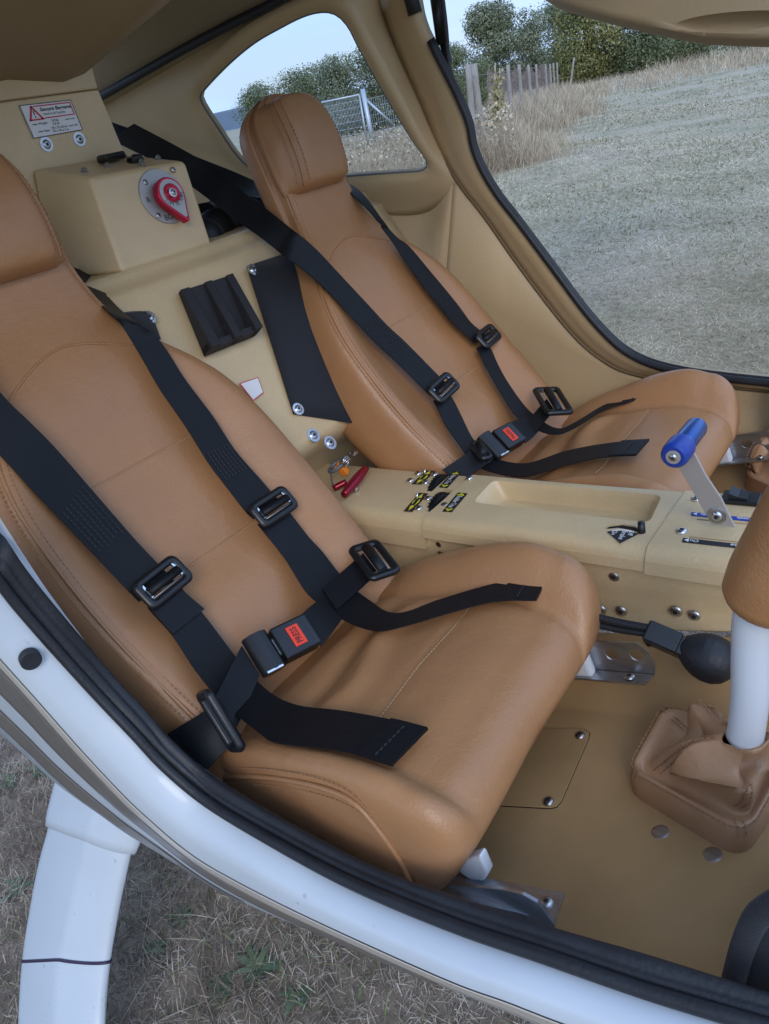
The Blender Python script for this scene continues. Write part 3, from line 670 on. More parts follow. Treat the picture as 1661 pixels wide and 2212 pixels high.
# gear leg
LP=atY((200,1790),.275); LN=nz((0.10,.80,-.60)); lg=lambda p:onpl(p,LP,LN)
le=[(150,1640),(124,1740),(114,1785),(91,1871),(73,1967),(59,2058),(52,2149),(50,2240),(52,2400)]
ri=[(300,1730),(275,1800),(262,1849),(246,1921),(232,1990),(218,2072),(209,2149),(203,2240),(200,2400)]
fc=[(235,1690),(222,1765),(208,1815),(182,1921),(168,1985),(155,2044),(146,2104),(141,2240),(140,2400)]
gl=thing('landing_gear_leg','white faired main landing gear leg with a dark tape band','landing gear',lg((120,2300)))
def legsec(l,f,r,grow=1.0,k=0):
    l,f,r=lg(l),lg(f),lg(r); c_=(l+r)/2; l,f,r=[c_+(q-c_)*grow for q in (l,f,r)]; nn=-LN*grow
    wv=r-l
    ctrl=[l+nn*-.012,l+nn*.006,l+wv*.06+nn*.014,l+(f-l)*.5+nn*.021,f+nn*.024,f+(r-f)*.25+nn*.020,f+(r-f)*.7+nn*.008,r-wv*.02-nn*.006,r-nn*.018,r-wv*.15-nn*.035,c_-nn*.045,l+wv*.12-nn*.034]
    return crom(ctrl,56,True)
Ls=crom([np.r_[a_,b_,c_] for a_,b_,c_ in zip(le,fc,ri)],40)
loft('leg_fairing',[legsec(q[:2],q[2:4],q[4:]) for q in Ls],'white',gl,closed=True,cap=True)
cq=[q for q in Ls if q[1]<1792]; 
colr=[legsec(q[:2],q[2:4],q[4:],1.12 if i<len(cq)-1 else 1.09) for i,q in enumerate(cq)]
colr.append(legsec(cq[-1][:2],cq[-1][2:4],cq[-1][4:],1.0))
loft('leg_collar',colr,'white',gl,closed=True,cap=True)
i_=int(np.argmin(np.abs(Ls[:,1]-2078))); qa=Ls[i_]; qa=qa+np.array([0,0,0,11,0,0]); qb=qa+np.array([0,7,0,7.2,0,6.6])
loft('tape_band',[legsec(q[:2],q[2:4],q[4:],1.025) for q in (qa,qb)],'purple',gl,closed=True,cap=True)

# ============================================================ CENTRE CONSOLE
TP=np.array([-.443,.87,-.523]); TN=nz((-.075,0,1)); tp_=lambda p:onpl(p,TP,TN); zt=lambda x:-.523+.075*(x+.443)
cs=thing('centre_console','beige centre console with storage tray and throttle panel between the two seats','console',(-.4,.79,-.70))
far=np.array([tp_(p) for p in ((690,997),(760,1003),(1200,1043),(1445,1062),(1661,1082))]); nea=np.array([tp_(p) for p in ((774,1112),(972,1121),(1200,1155),(1418,1187),(1661,1232))])
yf=lambda x:np.interp(x,far[:,0],far[:,1]); pn=np.polyfit(nea[:,0],nea[:,1],1); yn=lambda x:np.polyval(pn,x)
x1=np.mean([tp_((1016,1019))[0],tp_((929,1123))[0]]); x2=np.mean([tp_((1476,1063))[0],tp_((1428,1154))[0]])
def section(x,dz,dy,r,drop):
    a,b=yn(x)-dy,yf(x)+dy; z=zt(x)+dz; P=[]
    P.append((a-.004,z-drop)); P.append((a-.003,z-r))
    for k in range(5):
        t_=math.pi/2*k/4; P.append((a-.002+r-r*math.cos(t_),z-r+r*math.sin(t_)))
    P=[P[0]]+P[1:]
    rr=.007
    for k in range(4):
        t_=math.pi/2*k/3; P.append((b-rr+rr*math.sin(t_),z-rr+rr*math.cos(t_)))
    P.append((b,z-drop))
    return np.array([(x,y,zz) for y,zz in P])
def conspart(name,xa,xb,dz,dy,r,drop,nst=8):
    rows=[section(x,dz,dy,r,drop) for x in np.linspace(xa,xb,nst)]
    o=loft(name,rows,'beige',cs,closed=True,cap=False)
    me=o.data; bm=bmesh.new(); bm.from_mesh(me); 
    bmesh.ops.holes_fill(bm,edges=[e for e in bm.edges if e.is_boundary]); bmesh.ops.recalc_face_normals(bm,faces=bm.faces); bm.to_mesh(me); bm.free()
    sharp(o,38); return o
rear=conspart('rear_section',-.90,x1-.0012,0,0,.022,.05)
cover=conspart('tray_cover',x1,x2-.0012,.0025,.003,.016,.030)
panel=conspart('throttle_panel',x2,.16,.0045,.005,.016,.034)
side_rows=[]
xs=np.linspace(-.92,.18,40)
zfl=np.array([fz(x)+.080 for x in xs])
for f,dy in ((0,.012),(.08,.010),(.5,.013),(.85,.016),(1.0,.010),(1.06,-.004)):
    top=np.array([zt(x)-.028 for x in xs]); bt=np.minimum(zfl,top-.02)
    side_rows.append(np.stack([xs,np.array([yn(x) for x in xs])-.004+dy,top*(1-f)+bt*f],1))
sd_=loft('side_panel',side_rows,'beige',cs,thick=.003)
fr=[]
for f in (0,.5,1): fr.append(np.stack([xs,np.array([yf(x) for x in xs])-.008,np.array([zt(x)-.028 for x in xs])*(1-f)+(zfl-.05)*f],1))
loft('side_panel',fr,'beige',cs,thick=.003)
# recesses really cut into the panels
def ringq(q,n=6,rad=.18):
    P=[]
    for i in range(4):
        a_,b_,c_=q[i-1],q[i],q[(i+1)%4]; d1=nz(a_-b_);d2=nz(c_-b_); rr=rad*min(np.linalg.norm(a_-b_),np.linalg.norm(c_-b_))
        s,e_=b_+d1*rr,b_+d2*rr
        for k in range(n+1):
            u=k/n; P.append((1-u)**2*s+2*u*(1-u)*b_+u*u*e_)
    return np.array(P)
def cutter(rings): return loft('cutter',rings,'beige',None,closed=True,cap=True,smooth=False)
tq=[tp_(p)+TN*.0025 for p in ((1067,1041),(1428,1073),(1401,1132),(1024,1088))]
r0=ringq(tq); cc=r0.mean(0)
rings=[cc+(r0-cc)*1.03+TN*.01,cc+(r0-cc)*1.02+TN*.0012,cc+(r0-cc)*.985-TN*.004,cc+(r0-cc)*.95-TN*.010,cc+(r0-cc)*.90-TN*.024,cc+(r0-cc)*.84-TN*.028]
bs=[tp_(p)+TN*.0025 for p in ((1302,1144),(1318,1138),(1345,1135),(1372,1140),(1390,1152),(1382,1155),(1360,1148),(1335,1144),(1315,1146))]
cut(cover,[cutter(rings),cutter([np.array(bs)+TN*.01,np.array(bs)-TN*.02])]); sharp(cover,38)
def slotq(px,off,dep=.02):
    q=np.array([tp_(p)+TN*off for p in px]); return cutter([q+TN*.008,q-TN*dep])
cut(panel,[slotq(((1506,1127),(1640,1139),(1800,1155),(1800,1159),(1640,1143),(1505,1130)),.0045),slotq(((1489,1165),(1605,1178),(1800,1201),(1800,1204),(1605,1181),(1488,1168)),.0045)]); sharp(panel,38)
cut(rear,[slotq(((961,1021),(976,1022),(932,1062),(917,1059)),0,.03),slotq(((956,1056),(979,1058),(936,1106),(919,1105)),0,.03)]); sharp(rear,38)
# slots have a dark inside
for px in (((1500,1120),(1805,1150),(1805,1170),(1500,1138)),((1484,1160),(1805,1196),(1805,1212),(1484,1174)),((1298,1132),(1394,1132),(1394,1160),(1298,1160))):
    prism('slot_lining',[tp_(p)+TN*(.0022 if px[0][0]>1400 else .0004) for p in px],-TN*.002,'dark',cs)
for px in (((962,1018),(982,1020),(930,1066),(912,1062)),((955,1050),(986,1052),(938,1110),(914,1108))):
    prism('slot_lining',[tp_(p)-TN*.006 for p in px],-TN*.002,'dark',cs)
# trim wheels with ribs
def wheel(pa,pb,wpx):
    a,b=tp_(pa),tp_(pb); c_=(a+b)/2; L_=abs(a[1]-b[1])*.5; rad=max(.024,L_*1.05)
    xc=(a[0]+b[0])/2; c_=np.array([xc,c_[1],zt(xc)-rad+.008])
    V,Fc=lathe_vf(c_,(1,0,0),[(rad*.5,-.0035),(rad*.92,-.0055),(rad,-.0045),(rad,.0045),(rad*.92,.0055),(rad*.5,.0035)],48)
    o=fixn(mk('trim_wheel',V,Fc,'plastic',cs)); sharp(o,40); P=[]
    for k in range(36):
        t_=2*math.pi*k/36; d=np.array([0,math.cos(t_),math.sin(t_)]); s=np.array([0,-math.sin(t_),math.cos(t_)])
        P.append(box_vf(c_+d*rad,((1,0,0),s,d),(.0052,.0011,.0011)))
    V,Fc=join(P); rb=mk('wheel_rib',V,Fc,'plastic',o,smooth=False); rb['kind']='stuff'
wheel((968,1021),(925,1060),14); wheel((966,1057),(928,1105),18)
# placards
def placard(px,m,off,name='placard',par=cs):
    q=[tp_(p)+TN*off for p in px]; return q,prism(name,q,TN*.0006,m,par)
def pbox(q,u0,v0,u1,v1,m,nm,par,h): 
    P=[bil(q,u,v)+TN*h for u,v in ((u0,v0),(u1,v0),(u1,v1),(u0,v1))]; prism(nm,P,TN*.0003,m,par)
def ptri(q,pts,m,nm,par,h): prism(nm,[bil(q,u,v)+TN*h for u,v in pts],TN*.0003,m,par)
for px,off,s,sh_ in (((( 979,1020),(997,1021),(966,1055),(948,1053)),.0003,'Aileron Trim',1),(((990,1068),(1011,1070),(977,1110),(956,1109)),.0028,'Rudder Trim',1)):
    q,o=placard(px,'ink',off)
    ptri(q,((.1,.15),(.9,.15),(.5,.02)),'yellow','arrow',o,.0008) 
    ptri(q,((.1,.85),(.9,.85),(.5,.98)),'yellow','arrow',o,.0008)
    h=np.linalg.norm(q[1]-q[0]); ln=np.linalg.norm(q[3]-q[0])
    text('lettering',s,bil(q,.5,.5)+TN*.0009,q[3]-q[0],q[1]-q[0],h*.52,'wink',o,ln*.60,.01)
    text('lettering','L',bil(q,.5,.115)+TN*.0012,q[3]-q[0],q[1]-q[0],h*.30,'ink',o); text('lettering','R',bil(q,.5,.885)+TN*.0012,q[3]-q[0],q[1]-q[0],h*.30,'ink',o)
for px in (((921,1017),(941,1018),(910,1047),(889,1046)),((906,1065),(925,1067),(891,1106),(872,1105))):
    q,o=placard(px,'ink',.0003)
    ptri(q,((.5,.03),(.72,.26),(.60,.26),(.86,.5),(.14,.5),(.40,.26),(.28,.26)),'yellow','arrow',o,.0008)
    ptri(q,((.14,.5),(.86,.5),(.60,.74),(.72,.74),(.5,.97),(.28,.74),(.40,.74)),'yellow','arrow',o,.0008)
    pbox(q,.34,.30,.66,.70,'dark','slot',o,.0012)
    a_=bil(q,.5,.42); tube('indicator_pin',[a_,a_+TN*.012+np.array([.001,.002,0])],.0017,'chrome',o,8)
for p in ((903,1023),(886,1038),(938,1025),(919,1042),(924,1077),(904,1098)): screw('console_screw',tp_(p)+TN*.0005,TN,.0062,rear,'chrome')
for p in ((960,1092),): screw('console_screw',tp_(p)+TN*.001,TN,.0062,rear,'steel')
screw('console_screw',tp_((1014,1036))+TN*.003,TN,.0062,cover,'chrome')
for p in ((1473,1155),(1505,1085)): screw('panel_screw',tp_(p)+TN*.005,TN,.0066,panel,'chrome')
sy=lambda p:atY(p,yn(tp_(p)[0])+.003)
for p in ((949,1173),(954,1195),(1327,1244),(1298,1317),(1342,1320),(1460,1320),(1500,1330)):
    y_=yn(-.5 if p[0]<1000 else -.28 if p[0]<1400 else -.2)+.0075; screw('side_rivet',atY(p,y_),(0,-1,.05),.0078,sd_,'steel')
# brake valve: fan placard and lever
q=[tp_(p)+TN*.0030 for p in ((1313,1153),(1326,1150),(1342,1149),(1358,1151),(1374,1156),(1381,1159),(1340,1171+7))]
q=[tp_(p)+TN*.0030 for p in ((1312,1154),(1327,1150),(1345,1149),(1362,1152),(1380,1158),(1340,1178))]
bp_=prism('brake_placard',q,TN*.0006,'ink',cs)
for s,p,h in (('Off',(1363,1158),.006),('Brake',(1346,1162),.0065),('On',(1327,1157),.006)): text('lettering',s,tp_(p)+TN*.0041,(.1,-1,0),(1,.1,0),h,'wink',bp_,None,.01)
arc=[tp_(p)+TN*.0042 for p in ((1322,1153.5),(1334,1151.5),(1346,1151),(1358,1152.8),(1366,1155))]
tube('arrow',arc,.0008,'wink',bp_,5)
a_=tp_((1386,1154))+TN*-.004; tube('brake_lever',[a_,a_+TN*.020+np.array([0,.002,0])],[.0050,.0044],'plastic',cs,12)
# throttle and choke strips
for px,m,items in ((((1494,1114),(1800,1146),(1800,1153.5),(1493,1121)),'blueink',(('Idle',.105),('Throttle',.42))),(((1476,1170),(1800,1207),(1800,1216),(1474,1179)),'ink',(('On',.085),('Brake',.40)))):
    q,o=placard(px,m,.0048); h=np.linalg.norm(q[3]-q[0])
    ptri(q,((.012,.5),(.045,.08),(.045,.92)),'wink','arrow',o,.0008)
    for s,u in items: text('lettering',s,bil(q,u,.5)+TN*.0009,q[0]-q[1],q[3]-q[0],h*.60,'wink',o,None,.012)
# rocker switch
q=[tp_(p)+TN*.0045 for p in ((1566,1072),(1640,1078),(1632,1101),(1556,1094))]
q=[tp_(p)+TN*.0045 for p in ((1565,1073),(1646,1080),(1637,1103),(1556,1096))]
sw=prism('rocker_switch',q,TN*.006,'plastic',cs,bev=.0012)
qa=[bil(q,u,v)+TN*.006 for u,v in ((.22,.12),(.72,.12),(.72,.88),(.22,.88))]
V=qa+[qa[0]+TN*.008,(qa[0]+qa[1])/2+TN*.004,qa[1]+TN*.002,qa[2]+TN*.002,(qa[2]+qa[3])/2+TN*.004,qa[3]+TN*.008]
fixn(mk('rocker',V,[(0,1,2,3),(4,5,8,9),(5,6,7,8),(0,1,6,5,4),(3,2,7,8,9),(0,4,9,3),(1,2,7,6)],'plastic',sw,smooth=False))
# throttle lever
YT=.778; ty=lambda p,d=0:atY(p,YT+d)
lv=thing('throttle_lever','grey flat throttle lever with a blue round knob rising from its slot','lever',ty((1560,1135)))
lp=[(1537,1133),(1588,1140),(1557,1076),(1524,1027),(1497,975),(1486,957),(1472,951),(1457,957),(1450,972),(1455,990),(1462,1003),(1488,1048),(1512,1090)]
prism('lever_arm',[ty(p) for p in lp],(0,.0035,0),'brushed',lv,bev=.0006)
c_=ty((1549,1113)); lathe('pivot_washer',c_,(0,-1,0),[(.0105,0),(.0105,.0015),(.009,.002),(.001,.002)],'steel',lv,24); screw('pivot_bolt',c_+np.array([0,-.002,0]),(0,-1,0),.0062,lv,'chrome')
c_=ty((1473,963)); 
kb=lathe('knob_cap',c_,(0,-1,0),[(.0152,0),(.0156,.003),(.0156,.022),(.0146,.027),(.0120,.030),(.001,.030)],'blue2',lv,40)
lathe('knob_washer',c_+np.array([0,-.030,0]),(0,-1,0),[(.0082,0),(.0078,.0012),(.001,.0012)],'brushed',lv,24); screw('knob_screw',c_+np.array([0,-.0310,0]),(0,-1,0),.0045,lv,'chrome')
lathe('knob_grip',c_+np.array([0,.0035,0]),(0,1,0),[(.0120,0),(.0130,.001),(.0130,.046),(.0122,.049),(.001,.053)],'blue',lv,40)
# red pull handle and key fob at the rear of the console
q_=[tp_(p) for p in ((760,1003),(822,1012),(745,1082),(690,1075))]
rh=thing('pull_handle','dark red anodised pull handle beside the key fob on the console rear','handle',tp_((768,1060)))
a_,b_=tp_((747,1083))+TN*.012,tp_((797,1034))+TN*.020; P=lin([a_,b_],14); k_=np.linspace(0,1,14)
tube('handle_bar',P,.0058+.0030*np.sin(np.pi*np.clip(k_,0,1)),'darkred',rh,18)
a2,b2=tp_((722,1062))+TN*.006,tp_((752,1052))+TN*.010
tube('handle_stem',lin([a2,b2],6),.0055,'darkred',rh,14)
tube('handle_post',[tp_((770,1062))-TN*.004,tp_((770,1062))+TN*.014],.0045,'steel',rh,10)
kf=thing('key_fob','grey and orange key fob with steel ring hanging over the red handle','key fob',tp_((745,1050)))
c_=tp_((738,1045))+TN*.034; u_=nz(np.array([.75,.2,.35])); v_=nz(np.array([-.1,1,.25])); v_=nz(v_-u_*np.dot(u_,v_)); n_=np.cross(u_,v_)
a_=np.linspace(0,2*np.pi,29); V1=[c_+u_*.0155*math.cos(x)+v_*.0150*math.sin(x) for x in a_[:-1]]
tube('fob_ring',V1+[V1[0]],.0030,'greyp',kf,8,flat=1)
tube('fob_bar',[c_-u_*.015,c_+u_*.002],.002,'greyp',kf,8); tube('fob_bar',[c_+u_*.002,c_+v_*.015],.0018,'orange',kf,8)
tube('fob_bar',[c_+u_*.002,c_-v_*.015],.002,'orange',kf,8)
d_=c_+u_*.012-TN*.014; box('orange_tag',d_,(u_,v_,n_),(.0065,.006,.008),'orange',kf,bev=.002)
for k in range(3):
    cr_=c_+u_*(.021+.001*k)-TN*.002*k; w_=nz(np.array([.1+.3*k,.6,1.])); x_=nz(np.cross(w_,u_+.2*k)); 
    tube('key_ring',[cr_+w_*.0085*math.cos(t_)+x_*.0065*math.sin(t_) for t_ in np.linspace(0,2*np.pi,25)],.0010,'chrome',kf,6)
tube('fob_chain',crom([c_-u_*.014,c_-u_*.018-TN*.018,tp_((722,1062))+TN*.008],12),.0012,'greyp',kf,6)

# ============================================================ CONTROL STICKS
def boot(px,neck,par,h0=.030,par_tilt=(0,0),sd=1):
    B=np.array([fl(p) for p in px]); cb=B.mean(0); r0=ringq(list(B),10,.22); m_=len(r0); rows=[]
    ph=np.arctan2(r0[:,1]-cb[1],r0[:,0]-cb[0]); nk=np.array(neck)
    for s,f,h,wr in ((1.02,0,.0,0),(1.03,0,.010,0),(1.02,0,.024,.001),(.985,.0,.034,.002),(.94,.02,.037,.003),(.87,.06,.030,.005),(.80,.14,.032,.010),(.73,.24,.050,.020),(.66,.34,.064,.027),(.60,.46,.072,.027),(.52,.60,.082,.020),(.43,.74,.088,.009),(.35,.88,.095,.004),(.27,.98,.097,.002),(.255,1,.100,.001),(.24,1,.096,0)):
        cen_=cb*(1-f)+(nk-np.array([0,0,.098]))*f; rad=np.linalg.norm((r0-cb)[:,:2],axis=1); rn=.0205
        sh_=(r0-cb); rr=rad*s*(1-f)+rn*f; dirv=sh_/np.linalg.norm(sh_,axis=1)[:,None]
        P=cen_+dirv*rr[:,None]+np.array([0,0,h]); 
        P+=dirv*(wr*np.sin(ph*5+h*90+sd))[:,None]+np.array([0,0,1])*(wr*.9*np.sin(ph*3.0+h*160+1.3*sd))[:,None]
        if f==0: P[:,2]+=0
        rows.append(P)
    o=loft('boot',rows,'boot',par,closed=True,cap=False,sub=1)
    # double-stitched seams along the four corners and round the skirt
    n_=11
    for ci in range(4):
        j=ci*n_+n_//2
        for dj in (-1.1,1.1):
            P=[]
            for r in rows[2:14]:
                jj=(j+dj)%m_; f=jj-int(jj); P.append(r[int(jj)]*(1-f)+r[(int(jj)+1)%m_]*f)
            P=crom(P,40); nv=P-cb; nv/=np.linalg.norm(nv,axis=1)[:,None]
            dashes('boot_stitching',P+nv*.0006,nv,'thread2',o,.004,.002,.0011)
    P=np.vstack([rows[3],rows[3][:1]]); nv=P-cb; nv/=np.linalg.norm(nv,axis=1)[:,None]; dashes('boot_stitching',P+nv*.0006,nv,'thread2',o,.004,.002,.0011)
    return o
SY=.535
st=thing('control_stick','white bent control stick with tan leather grip and gaiter beside the near seat','control stick',fl((1540,1720)),'control sticks')
nk=atY((1612,1600),SY)
boot(((1426,1566),(1350,1712),(1606,1864),(1735,1672)),nk+np.array([0,0,.004]),st)
tu=crom([atY(p,SY) for p in ((1607.5,1594),(1612,1575),(1620,1500),(1622,1420),(1626,1340),(1642,1260),(1662,1200))],40)
tube('stick_tube',tu,.0158,'whitepaint',st,24)
ga=crom([atY(p,SY) for p in ((1652,1314),(1660,1292),(1680,1244),(1708,1186),(1740,1126),(1778,1066),(1803,1030))],40)
gr=np.interp(np.linspace(0,1,40),[0,.03,.1,.25,.5,.8,.95,1],[.018,.031,.0360,.0365,.0345,.034,.030,.01])
tube('stick_grip',ga,gr,'grip',st,28)
# the other stick: only its gaiter corner shows beyond the console
st2=thing('control_stick','tan leather gaiter of the far control stick beyond the console','control stick',(-.08,1.10,-.68),'control sticks')
FP2=FP
def fl2(p): return onpl(p,FP,FN)
q2=[fl2(p) for p in ((1640,975),(1602,1062),(1700,1110),(1790,1000))]
_fl=fl; fl=lambda p:np.array(p)
nk2=sum(q2)/4+np.array([0,0,.102]); boot(q2,nk2,st2,sd=2)
fl=_fl
tube('stick_tube',crom([nk2-np.array([0,0,.03]),nk2+np.array([0,0,.05]),nk2+np.array([.02,0,.16])],16),.0178,'whitepaint',st2,20)
# ============================================================ SQUEEZE BULB, BAG
sb=thing('squeeze_bulb','black rubber squeeze bulb with valve block and twin hoses on the floor','bulb',fl((1520,1465)))
YB=.655; by=lambda p,d=0:atY(p,YB+d)
ax_=lin([by((1466,1392)),by((1592,1448))],30); k_=np.linspace(0,1,30)
tube('bulb_body',ax_,np.interp(k_,[0,.04,.12,.25,.4,.55,.72,.86,.95,1],[.006,.011,.0155,.0215,.0255,.0268,.0255,.0205,.013,.006]),'rubber',sb,28)
bx=nz(by((1470,1390))-by((1405,1362))); bb=by((1432,1379)); bu_=nz(np.cross(bx,(0,-.6,.8))); box('valve_block',bb,(bx,bu_,np.cross(bx,bu_)),(.019,.012,.014),'plastic',sb,bev=.0025)
box('valve_block',by((1465,1396)),(bx,bu_,np.cross(bx,bu_)),(.010,.011,.013),'plastic',sb,bev=.003)
lathe('valve_screw',by((1408,1385)),(-.3,-.8,.3),[(.0055,0),(.0055,.006),(.003,.007)],'plastic',sb,12)
for a_,b_ in (((1250,1322),(1410,1358)),((1250,1340),(1410,1370))): tube('hose',crom([by(a_),by(((a_[0]+b_[0])/2,(a_[1]+b_[1])/2+3)),by(b_)],14),.0046,'rubber',sb,10)
bgp=[(1720,1925),(1661,1957),(1632,1984),(1608,2035),(1592,2090),(1584,2122),(1640,2150),(1720,2180)]
bgo=thing('floor_bag','black fabric bag with bound edge at the sill end of the footwell','bag',atY((1650,2100),.36))
q=[atY(p,.345) for p in bgp]; prism('bag_body',q,(.01,.14,-.02),'fabric',bgo,bev=.006)
tube('bag_binding',crom(q[:6],40)+np.array([0,-.001,0]),.0085,'fabric',bgo,10)
# ============================================================ OPEN DOOR AND STRUT
DP=np.array([-.5,1.47,.03]); DN=nz((.0,.85,-.55)); dp=lambda p:onpl(p,DP,DN)
dr_=thing('cabin_door','raised beige cabin door seen from below with a recessed handle','door',dp((1440,30)))
dpx=[(1040,-130),(1120,-45),(1195,0),(1260,20),(1330,38),(1400,54),(1460,66),(1520,76),(1600,79),(1661,80),(1800,78),(2000,60),(2000,-300),(1100,-300)]
dpl=prism('door_panel',[dp(p) for p in dpx],DN*.035,'roof_shade_liner',dr_,bev=.010,seg=3)  # darker liner puts the underside's shade into the door's colour
apply(dpl)
ec=dp((1585,46)); eu=nz(dp((1700,36))-dp((1470,52))); ev=np.cross(DN,eu)
hw_=np.linalg.norm(dp((1700,40))-dp((1440,45)))/2; hh_=.015
a_=np.linspace(0,2*np.pi,36,endpoint=False)
er=[ec+eu*hw_*s*np.cos(a_)[:,None]+ev*hh_*s*np.sin(a_)[:,None]+DN*h for s,h in ((1.0,-.01),(1.0,.001),(.93,.008),(.75,.018),(.4,.024))]
cut(dpl,[cutter(er)]); sharp(dpl,40)
gs=thing('gas_strut','black gas strut of the far door beside its frame','strut',atY((968,150),1.40))
tube('strut_cylinder',[atY((938,-40),1.40),atY((957,95),1.40)],.0125,'plastic',gs,14)
tube('strut_rod',[atY((957,95),1.40),atY((968,150),1.40)],.0065,'plastic',gs,10)
lathe('strut_clip',atY((960,112),1.40),nz(atY((968,150),1.40)-atY((957,95),1.40)),[(.011,0),(.012,.004),(.012,.018),(.008,.022)],'plastic',gs,14)
tube('strut_cable',crom([atY(p,1.385) for p in ((951,-40),(963,60),(968,130),(976,165))],20),.0045,'rubber',gs,8)
# ============================================================ SEATS
PROF=crom([(-1.045,.17),(-1.03,.13),(-.99,0.0),(-.953,-.11),(-.905,-.23),(-.842,-.357),(-.75,-.48),(-.66,-.57),(-.60,-.615),(-.52,-.67)],400)
PL=np.r_[0,np.cumsum(np.linalg.norm(np.diff(PROF,axis=0),axis=1))]; S0=np.interp(.13,PROF[::-1,1],PL[::-1])   # s=0 at z=.13
def bpt(s):
    s=s+S0; x=np.interp(s,PL,PROF[:,0]); z=np.interp(s,PL,PROF[:,1]); e=.01
    t_=nz([np.interp(s+e,PL,PROF[:,0])-np.interp(s-e,PL,PROF[:,0]),0,np.interp(s+e,PL,PROF[:,1])-np.interp(s-e,PL,PROF[:,1])])
    return np.array([x,0,z]),t_,np.array([-t_[2],0,t_[0]])
ST=[.075,.09,.11,.14,.2,.26,.30,.34,.38,.42,.46,.50,.56,.64,.72,.80,.86,.90]
WT=[.090,.091,.092,.093,.094,.096,.100,.114,.138,.165,.184,.196,.206,.209,.207,.200,.193,.188]
PT=[.072,.072,.073,.074,.076,.080,.086,.098,.120,.146,.162,.172,.178,.180,.178,.172,.168,.165]
DT=[-.020,-.020,-.020,-.020,-.020,-.020,-.020,-.012,-.004,0,0,0,0,0,0,0,0,0]
TT=[.064,.064,.065,.066,.068,.07,.072,.078,.088,.096,.102,.104,.104,.098,.088,.072,.062,.055]
BT=[0,0,0,0,0,0,.0,.001,.004,.013,.021,.027,.032,.034,.034,.032,.026,.018]
LB=lambda s:.014*math.exp(-((s-.745)/.06)**2)-.010*math.exp(-((s-.86)/.03)**2)
def iv(T,s): return float(np.interp(s,ST,T))
def smooth(T):  # finely sampled, smoothed tables
    s=np.linspace(ST[0],ST[-1],400); v=np.interp(s,ST,T); k=np.hanning(41); k/=k.sum(); vp=np.r_[np.full(20,v[0]),v,np.full(20,v[-1])]; r=np.convolve(vp,k,'valid'); return s,r
SM={k:smooth(T) for k,T in dict(w=WT,p=PT,d=DT,t=TT,b=BT).items()}
sv=lambda k,s:float(np.interp(s,*SM[k]))
def back_front(s,y):   # height of the cushioned front above the profile
    p=sv('p',s); b=sv('b',s); a_=abs(y)/p
    return sv('d',s)+LB(s)*max(0,1-(abs(y)/.17)**2)+b*np.clip((a_-.52)/.42,0,1)**1.6-.0045*math.exp(-((abs(y)-p)/.003)**2)
